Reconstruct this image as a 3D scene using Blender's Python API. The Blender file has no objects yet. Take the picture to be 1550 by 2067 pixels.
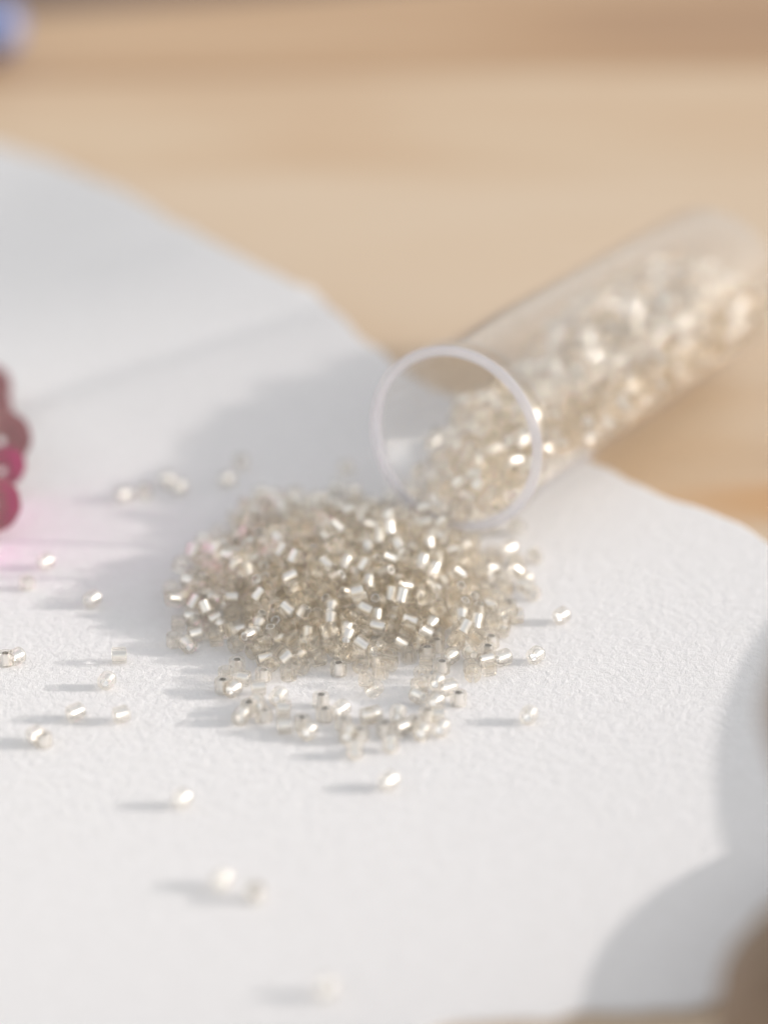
import bpy, bmesh, math, random
import numpy as np
from mathutils import Vector, Matrix, Quaternion
R_ = math.radians
random.seed(11)
rng = np.random.default_rng(7)
sc = bpy.context.scene
C = sc.collection
# one Blender unit is one centimetre
sc.unit_settings.system = 'METRIC'
sc.unit_settings.scale_length = 0.01

# ------------------------------------------------------------------ camera
PITCH, FPX = R_(25), 6000.0                     # focal length in pixels of a 1550 px wide frame
CAM_H = 27.31 * math.sin(PITCH + math.atan(317 / FPX))
CAM = Vector((0, -CAM_H / math.tan(PITCH), CAM_H))
FWD = Vector((0, math.cos(PITCH), -math.sin(PITCH)))
UPV = Vector((0, math.sin(PITCH), math.cos(PITCH)))
cd = bpy.data.cameras.new('camera')
cam = bpy.data.objects.new('camera', cd); C.objects.link(cam)
cam.location = CAM
cam.rotation_euler = (math.pi / 2 - PITCH, 0, 0)
cd.sensor_width = 36; cd.sensor_fit = 'AUTO'
cd.lens = 36 * FPX / 2067
cd.clip_start = 0.5; cd.clip_end = 500
cd.dof.use_dof = True
cd.dof.focus_distance = 27.2
cd.dof.aperture_fstop = cd.lens * 1e-3 / (2 * 0.53)
cd.dof.aperture_blades = 0
sc.camera = cam

# ------------------------------------------------------------------ sky, sun, exposure
SUN_EL, SUN_AZ = R_(15.5), R_(90)               # low sun from the right
world = bpy.data.worlds.new('World'); sc.world = world; world.use_nodes = True
wn = world.node_tree
bg = wn.nodes['Background']
sky = wn.nodes.new('ShaderNodeTexSky'); sky.sky_type = 'NISHITA'
sky.sun_disc = False; sky.sun_elevation = SUN_EL; sky.sun_rotation = SUN_AZ
sky.air_density = 1.6; sky.dust_density = 1.6; sky.ozone_density = 1.0
hs = wn.nodes.new('ShaderNodeHueSaturation'); hs.inputs['Saturation'].default_value = 0.22
wn.links.new(sky.outputs[0], hs.inputs['Color'])
veil = wn.nodes.new('ShaderNodeMix'); veil.data_type = 'RGBA'; veil.blend_type = 'ADD'   # thin even cloud veil over the clear sky
veil.inputs[0].default_value = 1.0; veil.inputs[7].default_value = (1.35, 1.31, 1.32, 1)
wn.links.new(hs.outputs[0], veil.inputs[6])
wn.links.new(veil.outputs[2], bg.inputs['Color'])
bg.inputs['Strength'].default_value = 0.15
sl = bpy.data.lights.new('sun', 'SUN'); sl.energy = 2.6; sl.angle = R_(0.8); sl.color = (1.0, 0.93, 0.88)
sun = bpy.data.objects.new('sun', sl); C.objects.link(sun)
sdir = Vector((math.cos(SUN_EL) * math.sin(SUN_AZ), math.cos(SUN_EL) * math.cos(SUN_AZ), math.sin(SUN_EL)))
sun.rotation_euler = (-sdir).to_track_quat('-Z', 'Y').to_euler()
sun.location = sdir * 60
sc.view_settings.view_transform = 'Standard'; sc.view_settings.look = 'None'
sc.view_settings.gamma = 1; sc.view_settings.exposure = 0.32
cy = sc.cycles
cy.max_bounces = 48; cy.diffuse_bounces = 5; cy.glossy_bounces = 24; cy.transmission_bounces = 40
cy.transparent_max_bounces = 80
cy.sample_clamp_direct = 40; cy.sample_clamp_indirect = 25
cy.use_denoising = True
try: cy.denoiser = 'OPENIMAGEDENOISE'
except Exception: pass

# ------------------------------------------------------------------ helpers
def ground(px, py, z=0.0):
    """point of the plane z = const seen at pixel (px, py) of the 1550 x 2067 photograph"""
    d = FWD + Vector((1, 0, 0)) * ((px - 775) / FPX) + UPV * ((1033.5 - py) / FPX)
    return CAM + d * ((z - CAM.z) / d.z)

def obj(name, me, mat=None, parent=None):
    if isinstance(me, bmesh.types.BMesh):
        bm = me; me = bpy.data.meshes.new(name); bm.to_mesh(me); bm.free()
    o = bpy.data.objects.new(name, me); C.objects.link(o)
    if mat is not None and not me.materials: me.materials.append(mat)
    if parent is not None: o.parent = parent
    return o

def tag(o, label=None, cat=None, group=None, kind=None):
    for k, v in (('label', label), ('category', cat), ('group', group), ('kind', kind)):
        if v: o[k] = v
    return o

def empty(name, loc):
    o = bpy.data.objects.new(name, None); C.objects.link(o); o.location = loc
    o.empty_display_size = 0.2
    return o

def smooth(me, angle=None):
    me.polygons.foreach_set('use_smooth', [True] * len(me.polygons))
    if angle is not None: me.set_sharp_from_angle(angle=angle)

def lathe(profile, n=32, closed=True, ripple=None):
    """profile of (radius, height) turned round Z; closed joins the last ring to the first"""
    bm = bmesh.new(); rings = []
    for i, (r, z) in enumerate(profile):
        if r < 1e-6:
            rings.append([bm.verts.new((0, 0, z))]); continue
        ring = []
        for k in range(n):
            a = 2 * math.pi * k / n
            rr = r * (ripple(a, i) if ripple else 1)
            ring.append(bm.verts.new((rr * math.cos(a), rr * math.sin(a), z)))
        rings.append(ring)
    m = len(rings)
    for i in range(m if closed else m - 1):
        a, b = rings[i], rings[(i + 1) % m]
        if len(a) == 1 and len(b) == 1: continue
        for k in range(n):
            k2 = (k + 1) % n
            if len(a) == 1: bm.faces.new((a[0], b[k2], b[k]))
            elif len(b) == 1: bm.faces.new((a[k], a[k2], b[0]))
            else: bm.faces.new((a[k], a[k2], b[k2], b[k]))
    bmesh.ops.recalc_face_normals(bm, faces=bm.faces)
    return bm

# ------------------------------------------------------------------ materials
def new_mat(name):
    m = bpy.data.materials.new(name); m.use_nodes = True
    nt = m.node_tree; nt.nodes.clear()
    out = nt.nodes.new('ShaderNodeOutputMaterial')
    return m, nt, out

def node(nt, kind, **kw):
    n = nt.nodes.new(kind)
    for k, v in kw.items():
        if k in n.inputs: n.inputs[k].default_value = v
        else: setattr(n, k, v)
    return n

def ramp(nt, src, stops):
    r = nt.nodes.new('ShaderNodeValToRGB'); nt.links.new(src, r.inputs[0])
    e = r.color_ramp.elements
    while len(e) < len(stops): e.new(0.5)
    for el, (p, c) in zip(e, stops): el.position = p; el.color = (*c, 1)
    return r

def wood_mat(name, stops, rot=0.0, scale=(0.08, 0.55, 1), rough=0.5, fine=0.25, knot=None):
    m, nt, out = new_mat(name); L = nt.links.new
    tc = node(nt, 'ShaderNodeTexCoord'); mp = node(nt, 'ShaderNodeMapping')
    mp.inputs['Rotation'].default_value = (0, 0, rot); mp.inputs['Scale'].default_value = scale
    L(tc.outputs['Object'], mp.inputs['Vector'])
    n1 = node(nt, 'ShaderNodeTexNoise', Scale=1.0, Detail=3.0, Roughness=0.55, Distortion=0.6)
    L(mp.outputs[0], n1.inputs['Vector'])
    mp2 = node(nt, 'ShaderNodeMapping'); mp2.inputs['Rotation'].default_value = (0, 0, rot)
    mp2.inputs['Scale'].default_value = (scale[0] * 8, scale[1] * 18, 6)
    L(tc.outputs['Object'], mp2.inputs['Vector'])
    n2 = node(nt, 'ShaderNodeTexNoise', Scale=1.0, Detail=6.0, Roughness=0.65)
    L(mp2.outputs[0], n2.inputs['Vector'])
    mx = node(nt, 'ShaderNodeMix', data_type='FLOAT'); mx.inputs[0].default_value = fine
    L(n1.outputs['Fac'], mx.inputs[2]); L(n2.outputs['Fac'], mx.inputs[3])
    rp = ramp(nt, mx.outputs[0], stops)
    b = node(nt, 'ShaderNodeBsdfPrincipled', Roughness=rough)
    col = rp.outputs[0]
    if knot:                                     # orange brown heartwood patch: centre, half width, half depth
        mk = node(nt, 'ShaderNodeMapping'); L(tc.outputs['Object'], mk.inputs['Vector'])
        mk.inputs['Location'].default_value = (-knot[0] / knot[2], -knot[1] / knot[3], 0)
        mk.inputs['Scale'].default_value = (1 / knot[2], 1 / knot[3], 0)
        ln = node(nt, 'ShaderNodeVectorMath', operation='LENGTH'); L(mk.outputs[0], ln.inputs[0])
        mr = node(nt, 'ShaderNodeMapRange'); mr.interpolation_type = 'SMOOTHSTEP'
        mr.inputs[1].default_value = 0.3; mr.inputs[2].default_value = 1.1; mr.inputs[3].default_value = 0.8; mr.inputs[4].default_value = 0.0
        L(ln.outputs['Value'], mr.inputs[0])
        mc = node(nt, 'ShaderNodeMix', data_type='RGBA'); mc.inputs[7].default_value = (0.56, 0.31, 0.13, 1)
        L(mr.outputs[0], mc.inputs[0]); L(col, mc.inputs[6]); col = mc.outputs[2]
    L(col, b.inputs['Base Color'])
    bp = node(nt, 'ShaderNodeBump', Strength=0.25, Distance=0.02)
    L(n2.outputs['Fac'], bp.inputs['Height']); L(bp.outputs[0], b.inputs['Normal'])
    L(b.outputs[0], out.inputs['Surface'])
    return m

M_WOOD = wood_mat('pale_wood', [(0.25, (0.52, 0.335, 0.185)), (0.42, (0.60, 0.44, 0.29)), (0.55, (0.625, 0.485, 0.345)), (0.75, (0.61, 0.455, 0.305))],
                  rot=R_(5), scale=(0.07, 0.22, 1), fine=0.15, knot=(4.6, 0.35, 2.2, 0.75))
M_WOOD_FAR = wood_mat('tan_wood', [(0.25, (0.30, 0.165, 0.085)), (0.45, (0.45, 0.27, 0.14)), (0.6, (0.54, 0.36, 0.21)), (0.78, (0.42, 0.245, 0.125))],
                      rot=R_(6), scale=(0.06, 0.30, 1), fine=0.15)
M_DARKWOOD = wood_mat('dark_wood', [(0.3, (0.07, 0.035, 0.02)), (0.55, (0.15, 0.08, 0.045)), (0.75, (0.22, 0.13, 0.08))], rot=R_(4))
M_BROWN = wood_mat('walnut_wood', [(0.3, (0.075, 0.04, 0.02)), (0.55, (0.15, 0.085, 0.045)), (0.75, (0.22, 0.135, 0.075))],
                   scale=(0.5, 2.5, 1), rough=0.35)

M_TAN = wood_mat('oiled_wood', [(0.3, (0.19, 0.115, 0.065)), (0.55, (0.27, 0.18, 0.11)), (0.75, (0.34, 0.24, 0.15))],
                   scale=(0.5, 2.5, 1), rough=0.45)

def paper_mat():
    m, nt, out = new_mat('watercolour_paper'); L = nt.links.new
    tc = node(nt, 'ShaderNodeTexCoord')
    b = node(nt, 'ShaderNodeBsdfPrincipled', Roughness=0.9)
    b.inputs['Specular IOR Level'].default_value = 0.15
    # faint mottling of the rag fibres
    nz = node(nt, 'ShaderNodeTexNoise', Scale=7.0, Detail=5.0, Roughness=0.6)
    L(tc.outputs['Object'], nz.inputs['Vector'])
    rp = ramp(nt, nz.outputs['Fac'], [(0.3, (0.805, 0.79, 0.785)), (0.7, (0.845, 0.83, 0.83))])
    L(rp.outputs[0], b.inputs['Base Color'])
    # felt side of cold pressed paper: pits, finer tooth and short fibres
    a = node(nt, 'ShaderNodeTexNoise', Scale=11.0, Detail=3.0, Roughness=0.55, Distortion=0.4)
    c = node(nt, 'ShaderNodeTexNoise', Scale=34.0, Detail=4.0, Roughness=0.65, Distortion=1.2)
    mp = node(nt, 'ShaderNodeMapping'); mp.inputs['Scale'].default_value = (1.0, 0.3, 1); mp.inputs['Rotation'].default_value = (0, 0, 0.5)
    d = node(nt, 'ShaderNodeTexNoise', Scale=60.0, Detail=3.0, Roughness=0.6, Distortion=2.0)
    L(tc.outputs['Object'], a.inputs['Vector']); L(tc.outputs['Object'], c.inputs['Vector'])
    L(tc.outputs['Object'], mp.inputs['Vector']); L(mp.outputs[0], d.inputs['Vector'])
    s1 = node(nt, 'ShaderNodeMath', operation='MULTIPLY'); s1.inputs[1].default_value = 1.0; L(a.outputs['Fac'], s1.inputs[0])
    s2 = node(nt, 'ShaderNodeMath', operation='MULTIPLY_ADD'); s2.inputs[1].default_value = 0.5; L(c.outputs['Fac'], s2.inputs[0]); L(s1.outputs[0], s2.inputs[2])
    s3 = node(nt, 'ShaderNodeMath', operation='MULTIPLY_ADD'); s3.inputs[1].default_value = 0.3; L(d.outputs['Fac'], s3.inputs[0]); L(s2.outputs[0], s3.inputs[2])
    bp = node(nt, 'ShaderNodeBump', Strength=0.8, Distance=0.025)
    L(s3.outputs[0], bp.inputs['Height']); L(bp.outputs[0], b.inputs['Normal'])
    L(b.outputs[0], out.inputs['Surface'])
    return m
M_PAPER = paper_mat()

def bead_glass_mat():
    # clear champagne glass: most of the light refracts, some goes straight through
    m, nt, out = new_mat('bead_glass'); L = nt.links.new
    g = node(nt, 'ShaderNodeBsdfGlass', Roughness=0.0, IOR=1.5); g.inputs['Color'].default_value = (1.0, 0.987, 0.964, 1)
    t = node(nt, 'ShaderNodeBsdfTransparent'); t.inputs['Color'].default_value = (1.0, 0.987, 0.964, 1)
    mx = node(nt, 'ShaderNodeMixShader'); mx.inputs[0].default_value = 0.62
    L(g.outputs[0], mx.inputs[1]); L(t.outputs[0], mx.inputs[2]); L(mx.outputs[0], out.inputs['Surface'])
    return m
M_BEAD = bead_glass_mat()

def silver_mat():
    # silver coat inside the hole: part mirror, part satin
    m, nt, out = new_mat('silver_lining'); L = nt.links.new
    b = node(nt, 'ShaderNodeBsdfPrincipled', Metallic=1.0, Roughness=0.07); b.inputs['Base Color'].default_value = (0.99, 0.98, 0.965, 1)
    c = node(nt, 'ShaderNodeBsdfPrincipled', Metallic=1.0, Roughness=0.36); c.inputs['Base Color'].default_value = (0.99, 0.98, 0.965, 1)
    mx = node(nt, 'ShaderNodeMixShader'); mx.inputs[0].default_value = 0.45
    L(b.outputs[0], mx.inputs[1]); L(c.outputs[0], mx.inputs[2]); L(mx.outputs[0], out.inputs['Surface'])
    return m
M_SILVER = silver_mat()

def tube_mat(name, piped=0.0, bend=0.02):
    # thin clear plastic: passes light straight, mirrors more and more towards grazing angles
    m, nt, out = new_mat(name); L = nt.links.new
    lw = node(nt, 'ShaderNodeLayerWeight', Blend=0.5)
    pw = node(nt, 'ShaderNodeMath', operation='POWER'); pw.inputs[1].default_value = 5.0; L(lw.outputs['Facing'], pw.inputs[0])
    ma = node(nt, 'ShaderNodeMath', operation='MULTIPLY_ADD'); ma.inputs[1].default_value = 0.62; ma.inputs[2].default_value = 0.03
    L(pw.outputs[0], ma.inputs[0])
    t = node(nt, 'ShaderNodeBsdfTransparent'); t.inputs['Color'].default_value = (0.98, 0.977, 0.975, 1)
    gl = node(nt, 'ShaderNodeBsdfGlossy', Roughness=0.015); gl.inputs['Color'].default_value = (0.95, 0.95, 0.97, 1)
    ga = node(nt, 'ShaderNodeBsdfGlass', Roughness=0.03, IOR=1.46); ga.inputs['Color'].default_value = (0.97, 0.97, 0.98, 1)
    m1 = node(nt, 'ShaderNodeMixShader'); L(ma.outputs[0], m1.inputs[0]); L(t.outputs[0], m1.inputs[1]); L(gl.outputs[0], m1.inputs[2])
    m2 = node(nt, 'ShaderNodeMixShader'); m2.inputs[0].default_value = bend; L(m1.outputs[0], m2.inputs[1]); L(ga.outputs[0], m2.inputs[2])
    last = m2
    if piped:  # pale scatter standing in for light piped along the wall
        df = node(nt, 'ShaderNodeBsdfDiffuse'); df.inputs['Color'].default_value = (0.78, 0.78, 0.83, 1)
        tl = node(nt, 'ShaderNodeBsdfTranslucent'); tl.inputs['Color'].default_value = (0.82, 0.81, 0.85, 1)
        m3 = node(nt, 'ShaderNodeMixShader'); m3.inputs[0].default_value = 0.45; L(df.outputs[0], m3.inputs[1]); L(tl.outputs[0], m3.inputs[2])
        m4 = node(nt, 'ShaderNodeMixShader'); m4.inputs[0].default_value = piped; L(m2.outputs[0], m4.inputs[1]); L(m3.outputs[0], m4.inputs[2])
        last = m4
    L(last.outputs[0], out.inputs['Surface'])
    return m
M_TUBE = tube_mat('clear_plastic')
M_RIM = tube_mat('piped_light_edge', 0.4, 0.5)  # rim paleness from piped light, put into its colour

def simple_mat(name, col, rough=0.5, metal=0.0, trans=0.0, noise=0.0):
    m, nt, out = new_mat(name); L = nt.links.new
    b = node(nt, 'ShaderNodeBsdfPrincipled', Roughness=rough, Metallic=metal)
    b.inputs['Transmission Weight'].default_value = trans
    nz = node(nt, 'ShaderNodeTexNoise', Scale=3.0, Detail=3.0)
    tc = node(nt, 'ShaderNodeTexCoord'); L(tc.outputs['Object'], nz.inputs['Vector'])
    rp = ramp(nt, nz.outputs['Fac'], [(0.3, tuple(c * (1 - noise) for c in col)), (0.7, tuple(min(1, c * (1 + noise)) for c in col))])
    L(rp.outputs[0], b.inputs['Base Color']); L(b.outputs[0], out.inputs['Surface'])
    return m
def sequin_mat():
    m, nt, out = new_mat('pink_foil'); L = nt.links.new
    b = node(nt, 'ShaderNodeBsdfPrincipled', Metallic=0.3, Roughness=0.3); b.inputs['Base Color'].default_value = (0.40, 0.25, 0.23, 1)
    t = node(nt, 'ShaderNodeBsdfTranslucent'); t.inputs['Color'].default_value = (0.90, 0.10, 0.40, 1)
    mx = node(nt, 'ShaderNodeMixShader'); mx.inputs[0].default_value = 0.24
    L(b.outputs[0], mx.inputs[1]); L(t.outputs[0], mx.inputs[2]); L(mx.outputs[0], out.inputs['Surface'])
    return m
M_PINK = sequin_mat()
M_BLUE = simple_mat('blue_glass', (0.15, 0.19, 0.37), 0.3, 0.0, 0.2, 0.2)
M_CERAMIC = simple_mat('glazed_ceramic', (0.62, 0.60, 0.57), 0.25, 0.0, 0.0, 0.04)

# ------------------------------------------------------------------ table
TABLE_Z = -0.06
def board(name, pts, z, thick, mat):
    bm = bmesh.new()
    top = [bm.verts.new((x, y, z)) for x, y in pts]
    bm.faces.new(top)
    r = bmesh.ops.extrude_face_region(bm, geom=list(bm.faces))
    for v in [g for g in r['geom'] if isinstance(g, bmesh.types.BMVert)]: v.co.z -= thick
    bmesh.ops.recalc_face_normals(bm, faces=bm.faces)
    return obj(name, bm, mat)
def far_edge(x): return 19.3 + 0.32 * (x + 4.6)
def seam(x): return 15.6 + 0.06 * x
def seam_near(x): return 11.2 + 0.04 * x
mp_ = board('plank', [(-40, seam_near(-40) + 0.03), (40, seam_near(40) + 0.03), (40, seam(40)), (-40, seam(-40))], TABLE_Z - 0.004, 1.6,
            wood_mat('honey_wood', [(0.25, (0.49, 0.315, 0.175)), (0.45, (0.575, 0.405, 0.255)), (0.6, (0.61, 0.46, 0.31)), (0.78, (0.56, 0.40, 0.25))],
                     rot=R_(6), scale=(0.09, 0.25, 1), fine=0.15))
tb = board('wooden_table', [(-40, -24), (40, -24), (40, seam_near(40)), (-40, seam_near(-40))], TABLE_Z, 1.6, M_WOOD)
pk = board('plank', [(-13, seam(-13) + 0.03), (40, seam(40) + 0.03), (40, far_edge(40)), (-13, far_edge(-13))], TABLE_Z - 0.004, 1.6, M_WOOD_FAR)
mp_.parent = tb; pk.parent = tb; pk['label'] = 'browner far plank of the tabletop'
tag(tb, 'pale tan wooden tabletop, blurred behind the white paper', 'table', kind='structure')
fb = board('floor', [(-90, -60), (90, -60), (90, 120), (-90, 120)], -12.0, 0.5, M_DARKWOOD)
tag(fb, 'dark brown floor beyond the far edge of the tabletop', 'floor', kind='structure')

# ------------------------------------------------------------------ paper sheet (torn edge, far left raised to shade it)
edge_px = [(-420, 205), (-260, 235), (-120, 262), (0, 288), (90, 318), (170, 352), (255, 390), (330, 432), (410, 476), (480, 516), (530, 535),
           (585, 562), (640, 600), (690, 642), (740, 690), (800, 728), (880, 770), (960, 810), (1040, 850), (1130, 890),
           (1215, 930), (1270, 968), (1330, 998), (1420, 1032), (1490, 1058), (1550, 1088)]
def sstep(a, b, x):
    t = min(1, max(0, (x - a) / (b - a))); return t * t * (3 - 2 * t)
def paper_z(x, y):
    # beyond the tube a climb is shaped in to tilt the sheet into shade
    u = x + 5.9
    rise = 0.215 * (math.sqrt(u * u + 0.3) + u) * 0.5
    xl = 0.565 * (y + 1.12) - 0.43                # left side of the tube: the sheet lies flat there
    z = sstep(1.6, 6.2, y) * min(rise, 1.5) * (1 - sstep(xl - 2.0, xl - 0.2, x))
    return z + 0.03 * sstep(3, 8, y) * math.sin(x * 0.9 + 1.0) * math.cos(y * 0.45)
def on_paper(px, py):
    z = 0.0
    for _ in range(12):
        g = ground(px, py, z); z = 0.5 * z + 0.5 * paper_z(g.x, g.y)
    return ground(px, py, z).xy
outline = [on_paper(x, y) for x, y in edge_px]
outline += [Vector(p) for p in ((4.6, -1.8), (5.3, -3.6), (5.7, -5.6), (5.3, -7.6), (4.4, -8.45), (2.9, -8.68), (1.6, -8.92),
                                (-1.5, -9.6), (-5.5, -10.0), (-9.5, -10.2), (-11.5, -6), (-12, 0), (-12, 7), (-11, 13))]
def densify(pts, step):
    out = []
    for a, b in zip(pts, pts[1:] + pts[:1]):
        n = max(1, int((b - a).length / step))
        out += [a.lerp(b, i / n) for i in range(n)]
    return out
outline = densify(outline, 0.16)
n_o = len(outline)
rag = np.zeros(n_o)
for f_, a_ in ((5, .05), (13, .04), (29, .035), (61, .03), (127, .022)):
    rag += a_ * np.sin(np.arange(n_o) / n_o * 2 * np.pi * f_ + rng.uniform(0, 6.28))
rag += rng.normal(0, 0.012, n_o)
ctr = Vector((-2.0, -2.0))
bm = bmesh.new(); rings = []
PAPER_T = 0.05
# (share of the way out, height, how much of the rag)
levels = [(1.0, None, 1.0), (0.9965, None, 0.9), (0.990, None, 0.6), (0.97, None, 0.3), (0.94, None, 0.1)] + [(0.9 - 0.05 * k, None, 0) for k in range(13)] + [(0.15, None, 0)]
def ring_at(t, w, dz):
    ring = []
    for i, p in enumerate(outline):
        q = p - ctr; u_ = q.normalized()
        s = ctr + q * t + u_ * rag[i] * w
        ring.append(bm.verts.new((s.x, s.y, paper_z(s.x, s.y) + dz)))
    return ring
rings.append(ring_at(0.9985, 0.95, -PAPER_T))
rings.append(ring_at(1.0, 1.0, -PAPER_T * 0.62))
rings.append(ring_at(0.9985, 0.93, -PAPER_T * 0.18))
for t, _, w in levels[1:]: rings.append(ring_at(t, w, 0.0))
for a, b in zip(rings, rings[1:]):
    for k in range(n_o):
        k2 = (k + 1) % n_o; bm.faces.new((a[k], a[k2], b[k2], b[k]))
cv = bm.verts.new((ctr.x, ctr.y, 0))
for k in range(n_o): bm.faces.new((rings[-1][k], rings[-1][(k + 1) % n_o], cv))
under = [rings[0]] + [ring_at(t, w, -PAPER_T) for t, _, w in levels[3:]]
for a, b in zip(under, under[1:]):
    for k in range(n_o):
        k2 = (k + 1) % n_o; bm.faces.new((b[k], b[k2], a[k2], a[k]))
cb = bm.verts.new((ctr.x, ctr.y, -PAPER_T))
for k in range(n_o): bm.faces.new((under[-1][(k + 1) % n_o], under[-1][k], cb))
bmesh.ops.recalc_face_normals(bm, faces=bm.faces)
paper = obj('paper_sheet', bm, M_PAPER); smooth(paper.data, R_(40))
tag(paper, 'thick white textured paper sheet with torn edges under the spilled beads', 'paper')

# ------------------------------------------------------------------ plastic tube
T_MOUTH = Vector((0.6768, -1.1194, 1.2952)); T_END = T_MOUTH + (Vector((3.91315, 4.61456, 0.8712)) - T_MOUTH).normalized() * 6.36; T_R = 0.9312
axis = T_END - T_MOUTH; T_L = axis.length; axis.normalize()
tube = empty('plastic_tube', T_MOUTH)
tube.rotation_mode = 'QUATERNION'; tube.rotation_quaternion = axis.to_track_quat('Z', 'Y')
tag(tube, 'clear plastic tube lying open on the paper, half full of small glass beads', 'tube')
Ri = T_R - 0.075; Rb = T_R - 0.022
prof = [(T_R, 0.045), (T_R - 0.006, 0.12), (T_R - 0.004, 0.16), (T_R + 0.03, 0.168), (T_R + 0.034, 0.185), (T_R + 0.03, 0.215), (Rb + 0.006, 0.225), (Rb, 0.25), (Rb - 0.004, 1.5), (Rb - 0.008, 3.0), (Rb - 0.012, 4.5),
        (Rb - 0.016, T_L - 0.35)]
for k in range(1, 8):
    a = k / 7 * math.pi / 2
    prof.append((Rb - 0.016 - 0.28 * (1 - math.cos(a)), T_L - 0.35 + 0.35 * math.sin(a)))
prof += [(0.3, T_L - 0.012), (0.0, T_L - 0.018)]
prof += [(0.0, T_L - 0.09), (0.45, T_L - 0.09), (Ri - 0.10, T_L - 0.115), (Ri - 0.03, T_L - 0.16), (Ri, T_L - 0.26), (Ri, 4.5), (Ri, 3.0), (Ri, 1.5), (Ri, 0.5), (Ri, 0.045)]
bm = lathe(prof, 96, closed=True)
body = obj('tube_wall', bm, M_TUBE, tube); smooth(body.data, R_(35))
rp_ = []
mid, hw = (T_R + Ri) / 2 - 0.006, 0.052
for k in range(14):
    a = 2 * math.pi * k / 14
    rp_.append((mid + hw * math.copysign(abs(math.cos(a)) ** 0.6, math.cos(a)), 0.021 + 0.021 * math.copysign(abs(math.sin(a)) ** 0.6, math.sin(a))))
bm = lathe(rp_, 96, closed=True)
rim = obj('mouth_rim', bm, M_RIM, tube); smooth(rim.data)

# ------------------------------------------------------------------ the beads
B_R, B_H, B_HOLE = 0.0775, 0.065, 0.038          # radius, half length, hole
def bead_profile(nb):
    p = [(B_HOLE, -B_H + 0.006), (B_HOLE + 0.006, -B_H)]
    rb = 0.016
    for k in range(nb + 1):
        a = k / nb * math.pi / 2
        p.append((B_R - rb + rb * math.sin(a), -B_H + rb - rb * math.cos(a)))
    q = [(r, -z) for r, z in p[::-1]]
    return p + q
def bead_mesh(name, n, nb):
    bm = lathe(bead_profile(nb), n, closed=True)
    me = bpy.data.meshes.new(name); bm.to_mesh(me); bm.free(); smooth(me, R_(50))
    me.materials.append(M_BEAD); return me
def lining_mesh(name, n):
    ro, ri, h = B_HOLE + 0.0035, B_HOLE - 0.0045, B_H - 0.007
    bm = lathe([(ri, -h), (ro, -h), (ro, h), (ri, h)], n, closed=True)
    me = bpy.data.meshes.new(name); bm.to_mesh(me); bm.free(); smooth(me, R_(50))
    me.materials.append(M_SILVER); return me
ME_BEAD = bead_mesh('glass_bead', 22, 3); ME_LINE = lining_mesh('silver_lining', 22)
ME_BEAD_LO = bead_mesh('bead_low', 14, 2); ME_LINE_LO = lining_mesh('lining_low', 14)

def add_bead(loc, quat, label, group=None, lined=True):
    o = bpy.data.objects.new('glass_bead', ME_BEAD); C.objects.link(o)
    o.rotation_mode = 'QUATERNION'; o.location = loc; o.rotation_quaternion = quat
    o.scale = (1, 1, random.uniform(0.84, 1.1))
    tag(o, label, 'bead', group)
    if lined:
        l = bpy.data.objects.new('silver_lining', ME_LINE); C.objects.link(l); l.parent = o
    return o

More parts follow.
